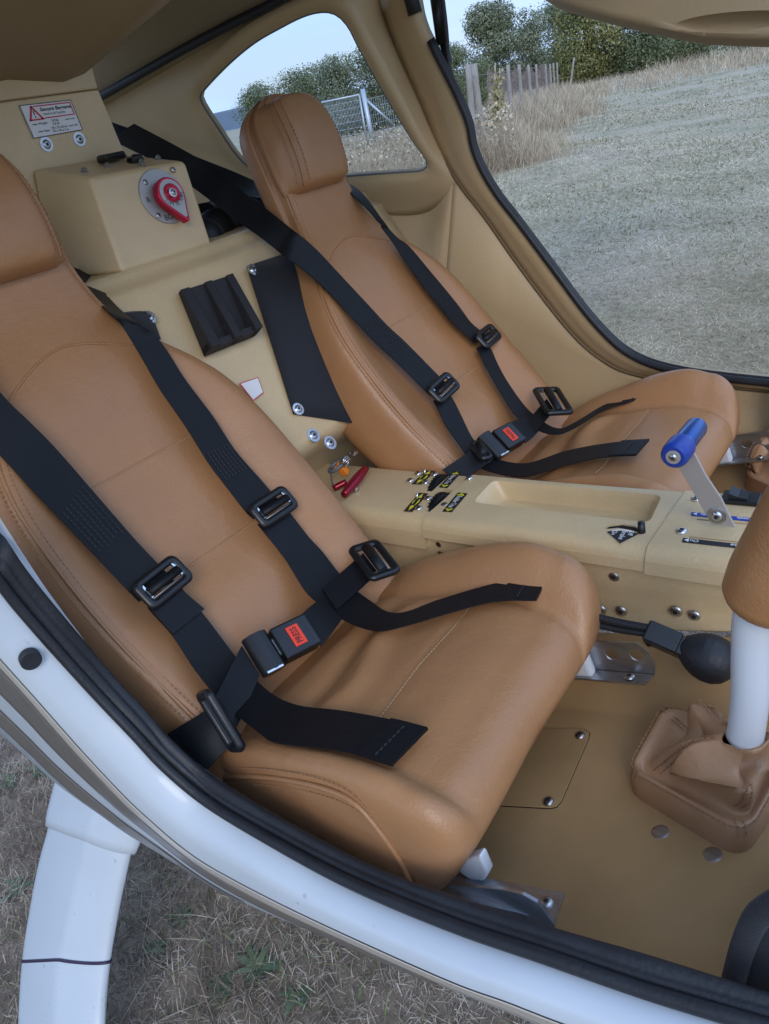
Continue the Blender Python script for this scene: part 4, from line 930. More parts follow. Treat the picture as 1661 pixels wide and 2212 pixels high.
def seat(name,label,yc,kL,shear):
    """kL squeezes the outboard left flank, shear swings the cushion front"""
    o=thing(name,label,'seat',(-.45,yc,-.70),'cockpit seats')
    Y=lambda y:yc+(y if y>0 else -np.interp(-y,[0,.132,.178,.238,.3],[0,.136,.158,.180,.2]))
    hL=.38
    def P(s,y,d):
        b_,t_,n_=bpt(s); k_=1+.085*np.clip((s-.36)/.1,0,1)*np.clip((y-.10)/.08,0,1); return b_+n_*d+np.array([0,yc+y*k_,0])
    rows=[];ss=np.r_[.083+.047*np.linspace(0,1,16)**2,np.linspace(.135,.90,70)]
    for s in ss:
        w_,p_,d_,t_,b_=[sv(k,s) for k in 'wpdtb']
        if s<.155: q_=math.sqrt(max(.02,1-((.155-s)/.0725)**2)); w_*=q_; p_*=q_; t_*=.35+.65*q_; d_-=.012*(1-q_)
        e=w_-p_
        h=[(0,0),(.3*p_,0),(.56*p_,.06*b_),(.72*p_,.38*b_),(.86*p_,b_*.82),(p_-.010,b_),(p_-.003,b_-.002),(p_,b_-.006),(p_+.003,b_-.003),(p_+.25*e,b_-.006),(p_+.6*e,b_-.020-.05*e),(p_+.92*e,-.30*t_),(w_,-.52*t_),(w_-.004,-.78*t_),(w_-.018,-.96*t_),(.6*w_,-t_),(0,-t_)]
        full=h+[(-a_,c_) for a_,c_ in h[-2:0:-1]]
        wr_=lambda a_:LB(s)*max(0,1-(abs(a_)/.17)**2)+.0025*math.sin(a_*55+s*40)*math.exp(-((s-.80)/.035)**2)
        rows.append(np.array([P(s,a_,c_+d_+(wr_(a_) if c_>-.02 else 0)) for a_,c_ in crom(full,110,True)]))
    bk_=loft('backrest',rows,'leather',o,closed=True,cap=True)
    # piping with double stitching along both front edges
    for sg in (-1,1):
        pp=np.array([P(s,sg*sv('p',s),sv('d',s)+sv('b',s)-.0035) if sg<0 else P(s,sv('w',s)-.0005,sv('d',s)-.52*sv('t',s)) for s in np.linspace(.125,.86,120)])
        tube('piping',pp,.0024,'leather',bk_,6)
        for dy,dd in ((-.0085,-.0008),(.0085,-.0045)):
            if sg>0: continue
            q=np.array([P(s,sg*(sv('p',s)+dy),sv('d',s)+sv('b',s)+dd) for s in np.linspace(.125,.86,160)]); nn=np.array([bpt(s)[2] for s in np.linspace(.125,.86,160)])
            dashes('stitching',q,nn,'thread2',bk_,.0042,.0022,.0011)
    for s in (.525,.676):
        q=np.array([P(s,y,back_front(s,y)+.0003) for y in np.linspace(-.13,.13,60)]); dashes('cross_stitching',q,bpt(s)[2],'thread',bk_,.0036,.0016,.0011)
        tube('cross_seam',q-bpt(s)[2]*.0012-bpt(s)[1]*.002,.0016,'leather',bk_,6)
    ys=np.linspace(-.128,.128,50); q=np.array([P(.349+.045*(abs(y)/.11)**1.6,y,back_front(.349+.045*(abs(y)/.11)**1.6,y)+.0002) for y in ys]); tube('shoulder_seam',q,.0016,'leather',bk_,6)
    # headrest pad
    hs=np.linspace(0,1,36); rows=[]
    for u in hs:
        s=.102+.150*u; wv=np.interp(u,[0,.03,.1,.25,.5,.8,.95,1],[.046,.062,.074,.082,.086,.086,.085,.080]); bulge_=.036*math.sin(math.pi*np.clip(.06+u*.90,0,1))**.38
        back=-.024; f=back+.016+bulge_
        if u>.95: f-=.012*((u-.95)/.05)**2
        h=[(0,f+.002),(.45*wv,f+.001),(.62*wv,f-.003),(.70*wv,f-.010),(.80*wv,f-.022),(.93*wv,f-.036),(wv,back),(wv*.97,back-.006),(0,back-.008)]
        full=h+[(-a_,c_) for a_,c_ in h[-2:0:-1]]; rows.append(np.array([P(s,a_,c_) for a_,c_ in crom(full,64,True)]))
    hr=loft('headrest',rows,'leather',o,closed=True,cap=True)
    for sg in (-1,1):
        q=[];qf=[];qs=[];nf=[];ns=[]
        for u in np.linspace(.04,.96,60):
            s=.102+.150*u; wv=np.interp(u,[0,.03,.1,.25,.5,.8,.95,1],[.046,.062,.074,.082,.086,.086,.085,.080]); f=-.008+.036*math.sin(math.pi*np.clip(.06+u*.90,0,1))**.38-(.012*((u-.95)/.05)**2 if u>.95 else 0)
            q.append(P(s,sg*wv*.705,f-.0100)); qf.append(P(s,sg*wv*.62,f-.0022)); qs.append(P(s,sg*wv*.79,f-.0190)); n_=bpt(s)[2]; nf.append(n_); ns.append(nz(n_*.6+np.array([0,sg*.8,0])))
        tube('headrest_piping',crom(q,120),.0020,'leather',hr,6)
        dashes('stitching',crom(qf,120),crom(nf,120),'thread2',hr,.0042,.0022,.0010); dashes('stitching',crom(qs,120)+crom(ns,120)*.0006,crom(ns,120),'thread2',hr,.0042,.0022,.0010)
    # ---- cushion
    ctop=lambda x:float(np.interp(x,XC,ZC)); cb=lambda x:float(np.interp(x,XC,BC))
    cz=crom([(-.70,-.640),(-.62,-.615),(-.555,-.583),(-.49,-.566),(-.43,-.552),(-.37,-.542),(-.325,-.545)],120); XC,ZC=cz[:,0],cz[:,1]
    bz=crom([(-.70,.0),(-.60,.012),(-.50,.032),(-.43,.046),(-.37,.050),(-.325,.046)],120); BC=np.interp(XC,bz[:,0],bz[:,1])
    xe=-.333; rn=.060; zb=lambda x:-.700+.17*(x+.45)
    rows=[]
    def sec(x,sc_v,sc_w,dx=0):
        zc=ctop(x); b_=cb(x); zm=(zc+zb(x))/2-.012
        h=[(0,zc),(.05,zc+.001),(.095,zc+.004),(.126,zc+.12*b_),(.132,zc+.12*b_-.004),(.140,zc+.22*b_+.001),(.158,zc+.72*b_),(.178,zc+b_),(.198,zc+.92*b_),(.218,zc+.55*b_),(.232,zc-.012),(.238,zc-.05),(.236,zb(x)+.03),(.222,zb(x)+.004),(.12,zb(x)),(0,zb(x))]
        hl_=[(a_,(zc+(c_-zc)*hL if c_>zc else c_)) for a_,c_ in h]
        full=h+[(-a_,c_) for a_,c_ in hl_[-2:0:-1]]; q=crom(full,120,True); out=[]
        for y,z in q:
            yy=y*sc_w; z=zm+(z-zm)*sc_v; xx=x+dx
            xx+=-.030*(abs(yy)/.24)**4*max(0,min(1,(x+.55)/.2))      # rounded plan corners
            fo=np.clip((.135-abs(yy))/.05,0,1) if z>zm else 0
            z+=fo*(.010*math.exp(-((x+.500-.10*yy**2+.012*math.sin(yy*30))/.017)**2)-.009*math.exp(-((x+.538+.008*math.sin(yy*22))/.013)**2)-.0025*math.exp(-((x+.428)/.006)**2)+.003*math.exp(-((x+.575+.3*yy*yy)/.012)**2))
            xx-=.050*np.clip((-.580-z)/.105,0,1)*np.clip((x+.48)/.13,0,1)
            if shear: xx+=shear*max(0,-yy)*np.clip((x+.70)/.3,0,1)
            out.append((xx,Y(yy),z))
        return np.array(out)
    for x in np.linspace(-.66,xe,44): rows.append(sec(x,1,1))
    for ph in np.radians(np.linspace(7,90,20)):
        rows.append(sec(xe,max(.05,math.cos(ph)**.55),max(.35,math.cos(ph)**.16),rn*math.sin(ph)-.006*(1-math.cos(ph))))
    cu=loft('cushion',rows,'leather',o,closed=True,cap=True)
    # stitch lines and seams of the cushion
    def top(x,y):
        zc=ctop(x); b_=cb(x); return np.array([x+(shear*max(0,-y) if shear else 0),Y(y),zc+(.12*b_*max(0,(abs(y)-.09)/.036)**1 if abs(y)<.13 else 0)])
    q=np.array([top(-.425,y)+np.array([0,0,.0012]) for y in np.linspace(-.122,.122,60)]); dashes('cross_stitching',q,(0,0,1),'thread',cu,.0036,.0016,.0011)
    for sg in (-1,1):
        q=[];nn=[]
        xs_=[-.60,-.54,-.48,-.42,-.375,-.345,-.325,-.318]; zo=[-.03,-.022,-.012,-.006,-.010,-.03,-.065,-.11]
        for x,dz in zip(xs_,zo):
            yy=.2385 if dz<-.02 else .2345
            xx=x-.030*min(1,max(0,(x+.55)/.2))+ (shear*.238 if shear and sg<0 else 0)*np.clip((x+.70)/.3,0,1)
            q.append((xx,Y(sg*yy),ctop(min(x,-.33))+dz))
        q=crom(q,120); tube('piping',q,.0030,'leather',cu,6)
        for dd in (-.010,.010): dashes('stitching',q+np.array([-dd*.3,-sg*.0015*(1 if dd>0 else .0),dd]),(0,sg,.3),'thread2',cu,.0042,.0022,.0011)
    # seat pan, white hinges and slotted aluminium rails
    pan=[(-.63,Y(-.22),zb(-.63)-.004),(-.365+shear*.2,Y(-.215),zb(-.36)-.004),(-.330,Y(0),zb(-.33)-.004),(-.365,Y(.215),zb(-.36)-.004),(-.63,Y(.22),zb(-.63)-.004)]
    prism('seat_pan',pan,(0,0,-.010),'plastic',o,bev=.002)
    for sg in (-1,1):
        y=Y(sg*.175) if sg>0 else Y(-.20)+.018; sx=(shear*.2 if sg<0 else 0)
        w_=y; dz=0.0
        A=[(-.52,w_,-.672),(-.245,w_,-.588),(-.232,w_,-.596),(-.224,w_,-.612),(-.224,w_,-.630),(-.52,w_,-.715)]
        sh_=np.array([0,yc-.478,0])
        if sg<0: A=[atY(p,.318)+sh_ for p in ((880,1890),(972,1912),(1085,1922),(1128,1932),(1160,1950),(1198,1999),(1192,2050),(880,2000))]
        pl_=fixn(mk('seat_rail',*prism_vf(A,(0,.003,0)),'alu',o,smooth=False))
        cs_=[]
        for hx,hzv in (((-.275,-.616),(-.245,-.606)) if sg>0 else [(q_[0],q_[2]) for q_ in (atY((1066,1949),.318),atY((1142,1967),.318))]):
            cs_.append(mk('cutter',*lathe_vf((hx,w_-.01,hzv),(0,1,0),[(.0085,0),(.0085,.03)],20),'beige',None))
        cut(pl_,cs_)
        F_=[(-.52,w_-.001,-.715),(-.224,w_-.001,-.630),(-.230,w_-.017,-.633),(-.52,w_-.017,-.717)]
        if sg<0: P0_=atY((1198,1996),.320); F_=[onpl(p,P0_,FN)+sh_ for p in ((900,1872),(1050,1900),(1221,1933),(1199,1995),(900,1925))]
        mk('rail_flange',*prism_vf(F_,(0,0,.003)),'alu',pl_,smooth=False)
        screw('rail_screw',((-.250,w_-.009,-.634) if sg>0 else onpl((1183,1955),atY((1198,1996),.320),FN)+sh_+FN*.003),(-.25,0,1),.006,pl_,'steel')
        if sg>0: box('hinge_block',(-.318,w_-.008,-.640),((1,0,.3),(0,1,0),(-.3,0,1)),(.022,.008,.016),'whitepaint',o,bev=.006)
        else: prism('hinge_block',[atY(p,.332)+sh_ for p in ((990,1862),(1036,1849),(1053,1889),(1044,1906),(1014,1902),(990,1885))],(0,.012,0),'whitepaint',o,bev=.003)
    return o
near_seat=seat('cockpit_seat','tan leather cockpit seat nearest the camera with four-point harness',.478,.70,.10)
far_seat=seat('cockpit_seat','tan leather cockpit seat on the far side beyond the console',1.078,.7,.06)

# ============================================================ HARNESSES
HP=np.array([(-1.06,.19),(-1.02,.10),(-.985,.02),(-.930,-.10),(-.882,-.225),(-.818,-.345),(-.726,-.460),(-.65,-.532),(-.59,-.558),(-.52,-.556),(-.45,-.538),(-.39,-.526),(-.34,-.522),(-.30,-.535),(-.27,-.60)])
HPs=crom(HP,160)
def hang(p,lift=0):
    """where the sight line meets the webbing's hanging curve"""
    r=ray(p); best=None
    for a_,b_ in zip(HPs[:-1],HPs[1:]):
        A=np.array([[r[0],-(b_[0]-a_[0])],[r[2],-(b_[1]-a_[1])]])
        if abs(np.linalg.det(A))<1e-9: continue
        t_,u=np.linalg.solve(A,a_)
        if -1e-6<=u<=1+1e-6 and t_>0:
            d=nz([b_[0]-a_[0],b_[1]-a_[1]]); n_=np.array([-d[1],0,d[0]]); n_=n_ if n_[2]>0 else -n_
            q=r*t_+n_*lift; best=q if best is None or t_<bt_ else best; bt_=t_ if best is q else bt_
    if best is None: raise ValueError(p)
    return best
def hg(L,lift=0): return [hang(p,lift) if len(p)==2 else np.array(p) for p in L]
def buckle(name,px,par,lift=.012,bar=.0105,th=.0085,roll=True,L_=None,nrm=None):
    q=[hang(p,lift) for p in px] if not callable(lift) else [lift(p) for p in px]
    c_=sum(q)/4; u=((q[1]-q[0])+(q[2]-q[3]))/2; v=((q[3]-q[0])+(q[2]-q[1]))/2
    hl=np.linalg.norm(u)/2; hw=np.linalg.norm(v)/2; u_=nz(u); v_=nz(v-u_*np.dot(u_,v)); n_=np.cross(u_,v_)
    V,Fc=ring_vf(c_,u_,v_,hl,hw,bar*min(1,hl/.030),th,.010); b_=fixn(mk(name,V,Fc,'plastic',par))
    if n_@ -c_<0: n_=-n_
    tube('webbing_roll',[c_-u_*(hl-.011)+n_*.003,c_+u_*(hl-.011)+n_*.003],.0068,'web',b_,12,flat=.8)
    for s in (-1,1): box('steel_bar',c_+u_*s*(hl-.0105)+n_*.001+v_*-.004,(u_,v_,n_),(.0018,hw*.55,.0018),'chrome',b_)
    tube('steel_bar',[c_-u_*(hl-.010)+v_*.009+n_*.002,c_+u_*(hl-.010)+v_*.009+n_*.002],.0012,'zinc',b_,6)
    return b_,c_,u_,v_,n_
def patch(par,L,Rr,i0,i1,lift=.0012):   # box-stitched patch on a strap
    A=crom(L,100)[i0:i1]; B=crom(Rr,100)[i0:i1]; T_=np.gradient((A+B)/2,axis=0); N_=np.cross(B-A,T_); N_/=np.linalg.norm(N_,axis=1)[:,None]; 
    if N_.mean(0)@-A.mean(0)<0: N_=-N_
    parts=[]
    for f in np.linspace(.14,.86,7): parts.append(dashes_vf(A*(1-f)+B*f+N_*lift,N_,.0036,.0022,.0011,.0007))
    V,Fc=join(parts); o=mk('box_stitching',V,Fc,'bthread',par,smooth=False); o['kind']='stuff'
def endseam(par,L,Rr,k=.93):
    A=crom(L,60);B=crom(Rr,60); i=int(k*59); a_,b_=A[i],B[i]; t_=A[i]-A[i-2]; n_=nz(np.cross(b_-a_,t_)); n_=n_ if n_@-a_>0 else -n_
    hem=ribbon('folded_hem',[q+n_*.0018 for q in A[int(.90*59):]],[q+n_*.0018 for q in B[int(.90*59):]],'web',par,.0018,8)
    dashes('end_stitching',lin([a_*.93+b_*.07+n_*.0032,a_*.07+b_*.93+n_*.0032],30),n_,'bthread',par,.004,.0022,.0012)
def harness(label,base): return thing('seat_harness',label,'harness',base,'seat harnesses')
# ---- near seat
h1=harness('black four-point harness lying buckled on the near tan seat',(-.58,.478,-.58))
AL=hg([(-330,640),(-180,800),(0,984),(63,1052),(148,1141),(224,1221),(279,1279),(300,1300)]); AR=hg([(-330,460),(-180,640),(0,848),(60,908),(123,972),(230,1095),(292,1166),(358,1236),(376,1255)])
s_=ribbon('shoulder_belt',AL,AR,'web',h1); patch(s_,AL,AR,69,84)
bL=hg([(-3,3)]) if 0 else None
nb0=np.array([-1.15,.62,-.12])
BL=[atX((150,575),-1.12),atX((203,642),-1.0)]+hg([(238,678),(262,702),(300,762),(345,840),(400,920),(450,1000),(490,1053),(532,1107),(548,1122)])
BR=[atX((192,590),-1.12),atX((250,660),-.985)]+hg([(300,700),(332,722),(360,757),(400,820),(460,900),(507,972),(562,1035),(592,1070),(606,1084)])
s_=ribbon('shoulder_belt',BL,BR,'web',h1); patch(s_,BL,BR,80,89)
def aseg(px,lift=0): return hg(px,lift)
A2L=hg([(318,1312),(334,1331),(372,1373),(423,1450),(478,1517),(520,1552),(560,1583),(598,1605),(730,1621),(800,1640),(847,1655)]); A2R=hg([(384,1262),(397,1283),(435,1322),(478,1378),(520,1433),(560,1476),(600,1507),(652,1526),(740,1536),(850,1556),(925,1575)])
s_=ribbon('adjuster_tail',A2L,A2R,'web',h1); endseam(s_,A2L,A2R,.965)
FL_=hg([(325,1320),(334,1331),(368,1369),(370,1372)],.004); FR_=hg([(390,1272),(400,1285),(436,1316),(438,1319)],.004); ribbon('folded_tab',FL_,FR_,'web',h1,.003)
B2L=hg([(556,1133),(577,1158),(617,1209),(659,1276),(690,1305),(726,1330),(770,1352),(818,1363),(876,1352),(974,1323),(1071,1299),(1159,1297)]); B2R=hg([(618,1098),(636,1121),(668,1162),(696,1192),(730,1236),(762,1270),(798,1297),(837,1322),(878,1322),(949,1296),(1071,1261),(1184,1246)])
s_=ribbon('adjuster_tail',B2L,B2R,'web',h1); endseam(s_,B2L,B2R,.965)
buckle('adjuster_buckle',((270,1276),(363,1207),(420,1251),(330,1329)),h1)
buckle('adjuster_buckle',((520,1103),(600,1061),(644,1095),(571,1154)),h1)
# lap strap, +Y side: adjuster, strap, latch
lapz=lambda Yv:(lambda p:atY(p,Yv))
def latch(par,red,boxpx,tongpx,lapL,lapR,scale):
    c_=hang(red,.016); lx=hang(boxpx[1],.016)-hang(boxpx[0],.016)
    yv=nz(hang(tongpx[1],.012)-hang(tongpx[0],.012)) # along the lap line
    n_=nz(np.array([.62,0,.78])); yv=nz(yv-n_*np.dot(yv,n_)); xv=np.cross(yv,n_)
    b_=box('latch_body',c_-n_*.008,(yv,xv,n_),(.026,.022,.011),'plastic',par,bev=.003)
    bt=prism('press_button',[c_+n_*.003+yv*a_*.0115*1.0+xv*d_*.0135 for a_,d_ in ((-.75,-1),(.75,-1),(.75,1),(-.75,1))],n_*.0012,'pressred',b_,bev=.0005)
    rd_=xv if xv[1]>0 else -xv; text('lettering','PRESS',c_+n_*.0046,rd_,np.cross(n_,rd_),.0085,'ink',bt,.021,.01)
    t0=c_-yv*.044-n_*.006; V,Fc=tube_vf([t0-xv*.025,t0+xv*.025],.0165,20,.62,upv=tuple(n_)); o=fixn(mk('latch_tongue',V,Fc,'plastic',par)); sharp(o,45)
    box('tongue_plate',t0+yv*.014,(yv,xv,n_),(.008,.011,.0014),'alu',o)
    box('tongue_edge',t0+n_*.006+xv*.0255-yv*.002,(yv,xv,n_),(.011,.0012,.004),'chrome',o)
    return c_,yv,xv,n_
c1=latch(h1,(642,1395),((598,1378),(628,1347)),((545,1440),(700,1360)),0,0,1)
p0=c1[0]+c1[1]*.026-c1[3]*.008
def straps(par,a_,b_,wv,m_='web',w=.024,sag=0,name='lap_belt',th=.0018,tw=None):
    tw=wv if tw is None else tw; k=np.linspace(0,1,6)[:,None]; cpt=np.array(a_)*(1-k)+np.array(b_)*k; cpt[:,2]-=sag*np.sin(np.pi*k[:,0])
    W_=[nz(np.array(wv)*(1-q)+np.array(tw)*q) for q in k[:,0]]
    return ribbon(name,[c_-w_*w for c_,w_ in zip(cpt,W_)],[c_+w_*w for c_,w_ in zip(cpt,W_)],m_,par,th,24)
# adjuster on the console side
bk1=[hang((754,1212),.016),hang((798,1175),.016),hang((864,1248),.016),hang((818,1292),.016)]
buckle('lap_buckle',((754,1212),(818,1292),(864,1248),(798,1175)),h1,lift=.018)
e1=hang((800,1235),.016)
straps(h1,p0,hang((716,1318),.003),c1[2],tw=nz(hang((735,1345),0)-hang((690,1300),0)))
straps(h1,hang((712,1300),.004),e1,nz(hang((785,1275),0)-hang((745,1220),0)),w=.021)
# door side: lap strap coming over the cushion edge, adjuster seen edge on
q0=[atY((359,1587),.33),atY((444,1534),.33),atY((486,1622),.335),atY((442,1668),.325)]
LL=[atY((330,1600),.272),atY((359,1587),.280),atY((444,1534),.308),atY((475,1510),.325)]; LR=[atY((425,1690),.268),atY((446,1664),.276),atY((486,1622),.300),atY((520,1590),.325)]
ribbon('lap_belt',LL,LR,'web',h1,.0022,24)
da,db=atY((432,1495),.305),atY((512,1625),.298)
cD=(da+db)/2; uD=db-da; vD=-nz(cD)*.9+nz(np.cross(uD,cD))*.22; V,Fc=ring_vf(cD+nz(vD)*.010,uD,vD,np.linalg.norm(uD)/2,.021,.009,.009,.009); fixn(mk('lap_buckle',V,Fc,'plastic',h1))
t0=c1[0]-c1[1]*.062-c1[3]*.008
straps(h1,t0,atY((478,1560),.312),c1[2],tw=nz(uD),w=.021)
# ---- far seat
h2=harness('black four-point harness lying buckled on the far tan seat',(-.58,1.078,-.58))
anc=np.array([-1.55,.95,.02])
EL=[atX((236,300),-1.45),atX((345,356),-1.25),atX((429,414),-1.13),atX((507,474),-1.06),atX((556,508),-1.0)]+hg([(612,552),(640,572),(665,591),(704,626),(759,685),(810,740),(860,786),(917,843),(930,856)])
ER=[atX((290,268),-1.45),atX((392,322),-1.25),atX((455,360),-1.13),atX((526,416),-1.06),atX((585,459),-1.0)]+hg([(634,498),(662,520),(689,545),(728,587),(798,662),(837,704),(876,740),(953,818),(966,830)])
s_=ribbon('shoulder_belt',EL,ER,'web',h2,n=90); patch(s_,EL,ER,82,91)
# second shoulder strap passes behind the headrest and comes over the far shoulder
HL=[atX((230,290),-1.56),atX((300,330),-1.46),atX((400,372),-1.36),atX((480,405),-1.30),atX((545,426),-1.24),atX((640,438),-1.17)]
HR=[atX((236,262),-1.56),atX((339,300),-1.46),atX((410,333),-1.36),atX((507,372),-1.30),atX((590,408),-1.24),atX((660,418),-1.17)]
ribbon('shoulder_belt',HL,HR,'web',h2)
FLp=[np.array([-1.12,1.15,-.10]),np.array([-.99,1.152,-.125])]+hg([(818,480),(824,492),(846,520),(872,560),(915,619),(946,658),(978,697),(1014,731),(1024,742)])
FRp=[np.array([-1.12,1.19,-.10]),np.array([-.99,1.188,-.130])]+hg([(828,478),(838,492),(858,514),(882,531),(927,584),(985,654),(1017,697),(1045,720),(1056,732)])
s_=ribbon('shoulder_belt',FLp,FRp,'web',h2); patch(s_,FLp,FRp,78,88)
E2L=hg([(936,866),(946,884),(966,923),(1001,974),(1020,998),(1055,1018),(1134,1030),(1221,1005),(1304,988),(1374,984)]); E2R=hg([(966,846),(979,864),(997,900),(1020,946),(1048,978),(1072,992),(1138,1001),(1225,974),(1320,957),(1403,951)])
s_=ribbon('adjuster_tail',E2L,E2R,'web',h2); endseam(s_,E2L,E2R,.96)
F2L=hg([(1028,752),(1038,767),(1049,792),(1080,847),(1113,897),(1150,924),(1196,939),(1239,926),(1304,887),(1362,868),(1391,856)]); F2R=hg([(1052,742),(1063,759),(1074,785),(1096,825),(1134,878),(1167,907),(1204,926),(1238,915),(1304,876),(1366,851),(1396,831)])
s_=ribbon('adjuster_tail',F2L,F2R,'web',h2); endseam(s_,F2L,F2R,.96)
buckle('adjuster_buckle',((909,851),(952,812),(991,841),(948,880)),h2)
buckle('adjuster_buckle',((1011,736),(1048,708),(1079,734),(1048,760)),h2)
c2=latch(h2,(1097,957),((1074,939),(1101,926)),((1043,985),(1160,920)),0,0,1)
buckle('lap_buckle',((1148,868),(1196,926),(1229,907),(1188,845)),h2,lift=.02)
straps(h2,c2[0]+c2[1]*.026-c2[3]*.008,hang((1150,920),.004),c2[2],tw=nz(hang((1158,936),0)-hang((1128,898),0)))
straps(h2,hang((1148,925),.004),hang((1186,890),.016),nz(hang((1180,925),0)-hang((1150,880),0)),w=.02)
buckle('lap_buckle',((1003,990),(1045,1034),(1061,1021),(1018,974)),h2,lift=.03)
straps(h2,c2[0]-c2[1]*.062-c2[3]*.008,hang((1030,1003),.02),c2[2],w=.02)
straps(h2,hang((1036,1004),.02),atY((975,1028),.875),nz(np.array([.4,.1,-.3])),w=.018)
# ============================================================ OUTDOORS
def quads(name,Q,m,kind='stuff',parent=None,uvs=None):
    """Q: (n,k,3) polygons as one mesh, absolute eye-relative coordinates"""
    Q=np.asarray(Q,dtype=np.float64)+C0-rel(parent); n,k,_=Q.shape; V=Q.reshape(-1,3); loc=(V.min(0)+V.max(0))/2
    if parent is None: loc[2]=V[:,2].min()
    V=(V-loc).astype(np.float32)
    me=bpy.data.meshes.new(name); me.vertices.add(n*k); me.vertices.foreach_set('co',V.ravel()); me.loops.add(n*k); me.polygons.add(n)
    me.loops.foreach_set('vertex_index',np.arange(n*k,dtype=np.int32)); me.polygons.foreach_set('loop_start',np.arange(0,n*k,k,dtype=np.int32)); me.polygons.foreach_set('loop_total',np.full(n,k,dtype=np.int32))
    me.materials.append(MT[m] if isinstance(m,str) else m); me.update(calc_edges=True); me.validate()
    o=bpy.data.objects.new(name,me); COL.objects.link(o); o.location=loc
    if kind: o['kind']=kind
    if parent: o.parent=parent
    return o
MT['straw']=mat('dry_straw',(.3,.27,.2),.8,island=[(.17,.125,.08),(.36,.285,.19),(.56,.46,.33),(.74,.64,.50)],vscale=1.2)
MT['straw_near']=mat('dry_thatch',(.3,.27,.2),.8,island=[(.11,.08,.06),(.24,.19,.15),(.42,.35,.28),(.66,.60,.50)],vscale=6)
MT['green']=mat('green_grass',(.06,.09,.03),.7,island=[(.11,.15,.055),(.17,.21,.085),(.25,.28,.14)],vscale=5)
MT['paleg']=mat('pale_grass',(.12,.13,.07),.75,island=[(.25,.25,.14),(.36,.34,.21),(.50,.46,.32)],vscale=2)
MT['weedstalk']=mat('dry_weeds',(.2,.16,.1),.85,island=[(.20,.15,.105),(.36,.285,.20),(.50,.41,.29),(.64,.56,.41)],vscale=.8)
MT['leafw']=mat('weed_leaf',(.06,.10,.05),.6,island=[(.07,.11,.055),(.11,.155,.08),(.16,.20,.12)],vscale=9)
def blades(name,x,y,h,wd,lean,m,curl=.5,zb=None):
    n=len(x); a=rng.uniform(0,2*np.pi,n); dx,dy=np.cos(a),np.sin(a); z=gz(x,y) if zb is None else zb
    s=rng.uniform(0,2*np.pi,n); sx,sy=np.cos(s)*wd/2,np.sin(s)*wd/2; Q=np.zeros((n,2,4,3))
    l1=lean*h; up1=np.sqrt(np.maximum(.02,1-lean**2))*h
    def pt(f,fw,sg):
        bend=f+curl*f*f*.5
        return np.stack([x+dx*l1*bend+sg*sx*fw,y+dy*l1*bend+sg*sy*fw,z+up1*f*(1-.35*curl*f)],1)
    Q[:,0,0]=pt(0,1,-1);Q[:,0,1]=pt(0,1,1);Q[:,0,2]=pt(.55,.8,1);Q[:,0,3]=pt(.55,.8,-1)
    Q[:,1,0]=pt(.55,.8,-1);Q[:,1,1]=pt(.55,.8,1);Q[:,1,2]=pt(1,.15,1);Q[:,1,3]=pt(1,.15,-1)
    return quads(name,Q.reshape(-1,4,3),m)
U=rng.uniform
def near_xy(n): return U(-2.6,.5,n),U(-.5,1.7,n)
n=190000; x,y=near_xy(n); blades('dry_grass',x,y,U(.012,.055,n),U(.0011,.0026,n),U(.35,.98,n),'straw_near',.6)
n=24000; x,y=near_xy(n); k=np.sin(x*5.1+1)+np.sin(y*6.3+x*2)+U(-1.4,1.4,n)>.3; x,y=x[k],y[k]; n=len(x); blades('green_grass',x,y,U(.015,.06,n),U(.0016,.0036,n),U(.3,.9,n),'green',.8)
n=1100; x,y=near_xy(n); blades('dry_stalks',x,y,U(.06,.15,n),U(.0010,.0017,n),U(.75,.99,n),'straw',.4)
# rosette weeds by the gear leg
def rosette(px,r,nl,label,zp=None):
    p=plane_z(px); o=thing('broadleaf_weed',label,'weed',(p[0],p[1],float(gz(p[0],p[1]))),'broadleaf weeds in the dry grass'); Q=[]
    for i in range(nl):
        a=2*math.pi*i/nl*1.618+U(-.2,.2); L_=r*.62*U(.6,1.1); w_=L_*U(.10,.17); d=np.array([math.cos(a),math.sin(a),0]); s=np.array([-d[1],d[0],0]); c=np.array([p[0],p[1],gz(p[0],p[1])+.004]); up0=U(.25,.6)
        pts=[c+d*L_*f+np.array([0,0,L_*up0*(f-.75*f*f)*1.4]) for f in (0,.33,.66,1)]; ws=[.25*w_,w_,w_*.9,.05*w_]
        for k in range(3): Q.append([pts[k]-s*ws[k],pts[k]+s*ws[k],pts[k+1]+s*ws[k+1],pts[k+1]-s*ws[k+1]])
    lf=quads('leaves',np.array(Q),'leafw',None,o); bm=bmesh.new(); bm.from_mesh(lf.data); bmesh.ops.remove_doubles(bm,verts=bm.verts,dist=1e-5); bm.to_mesh(lf.data); bm.free()
rosette((560,2095),.085,16,'largest green leafy weed in the dry grass right of the gear leg')
rosette((480,2140),.06,12,'pale green leafy weed just left of the largest weed')
rosette((95,1665),.075,14,'green leafy weed in the grass left of the gear leg top')
rosette((20,1695),.06,12,'small green weed at the left edge under the fuselage')
rosette((40,1925),.07,13,'green weed at the left edge beside the gear leg')
rosette((395,1985),.05,11,'small green weed between the gear leg and the sill')
rosette((340,2050),.05,10,'small green weed close to the right side of the gear leg')
rosette((640,2160),.06,12,'green weed at the bottom edge right of the largest weed')
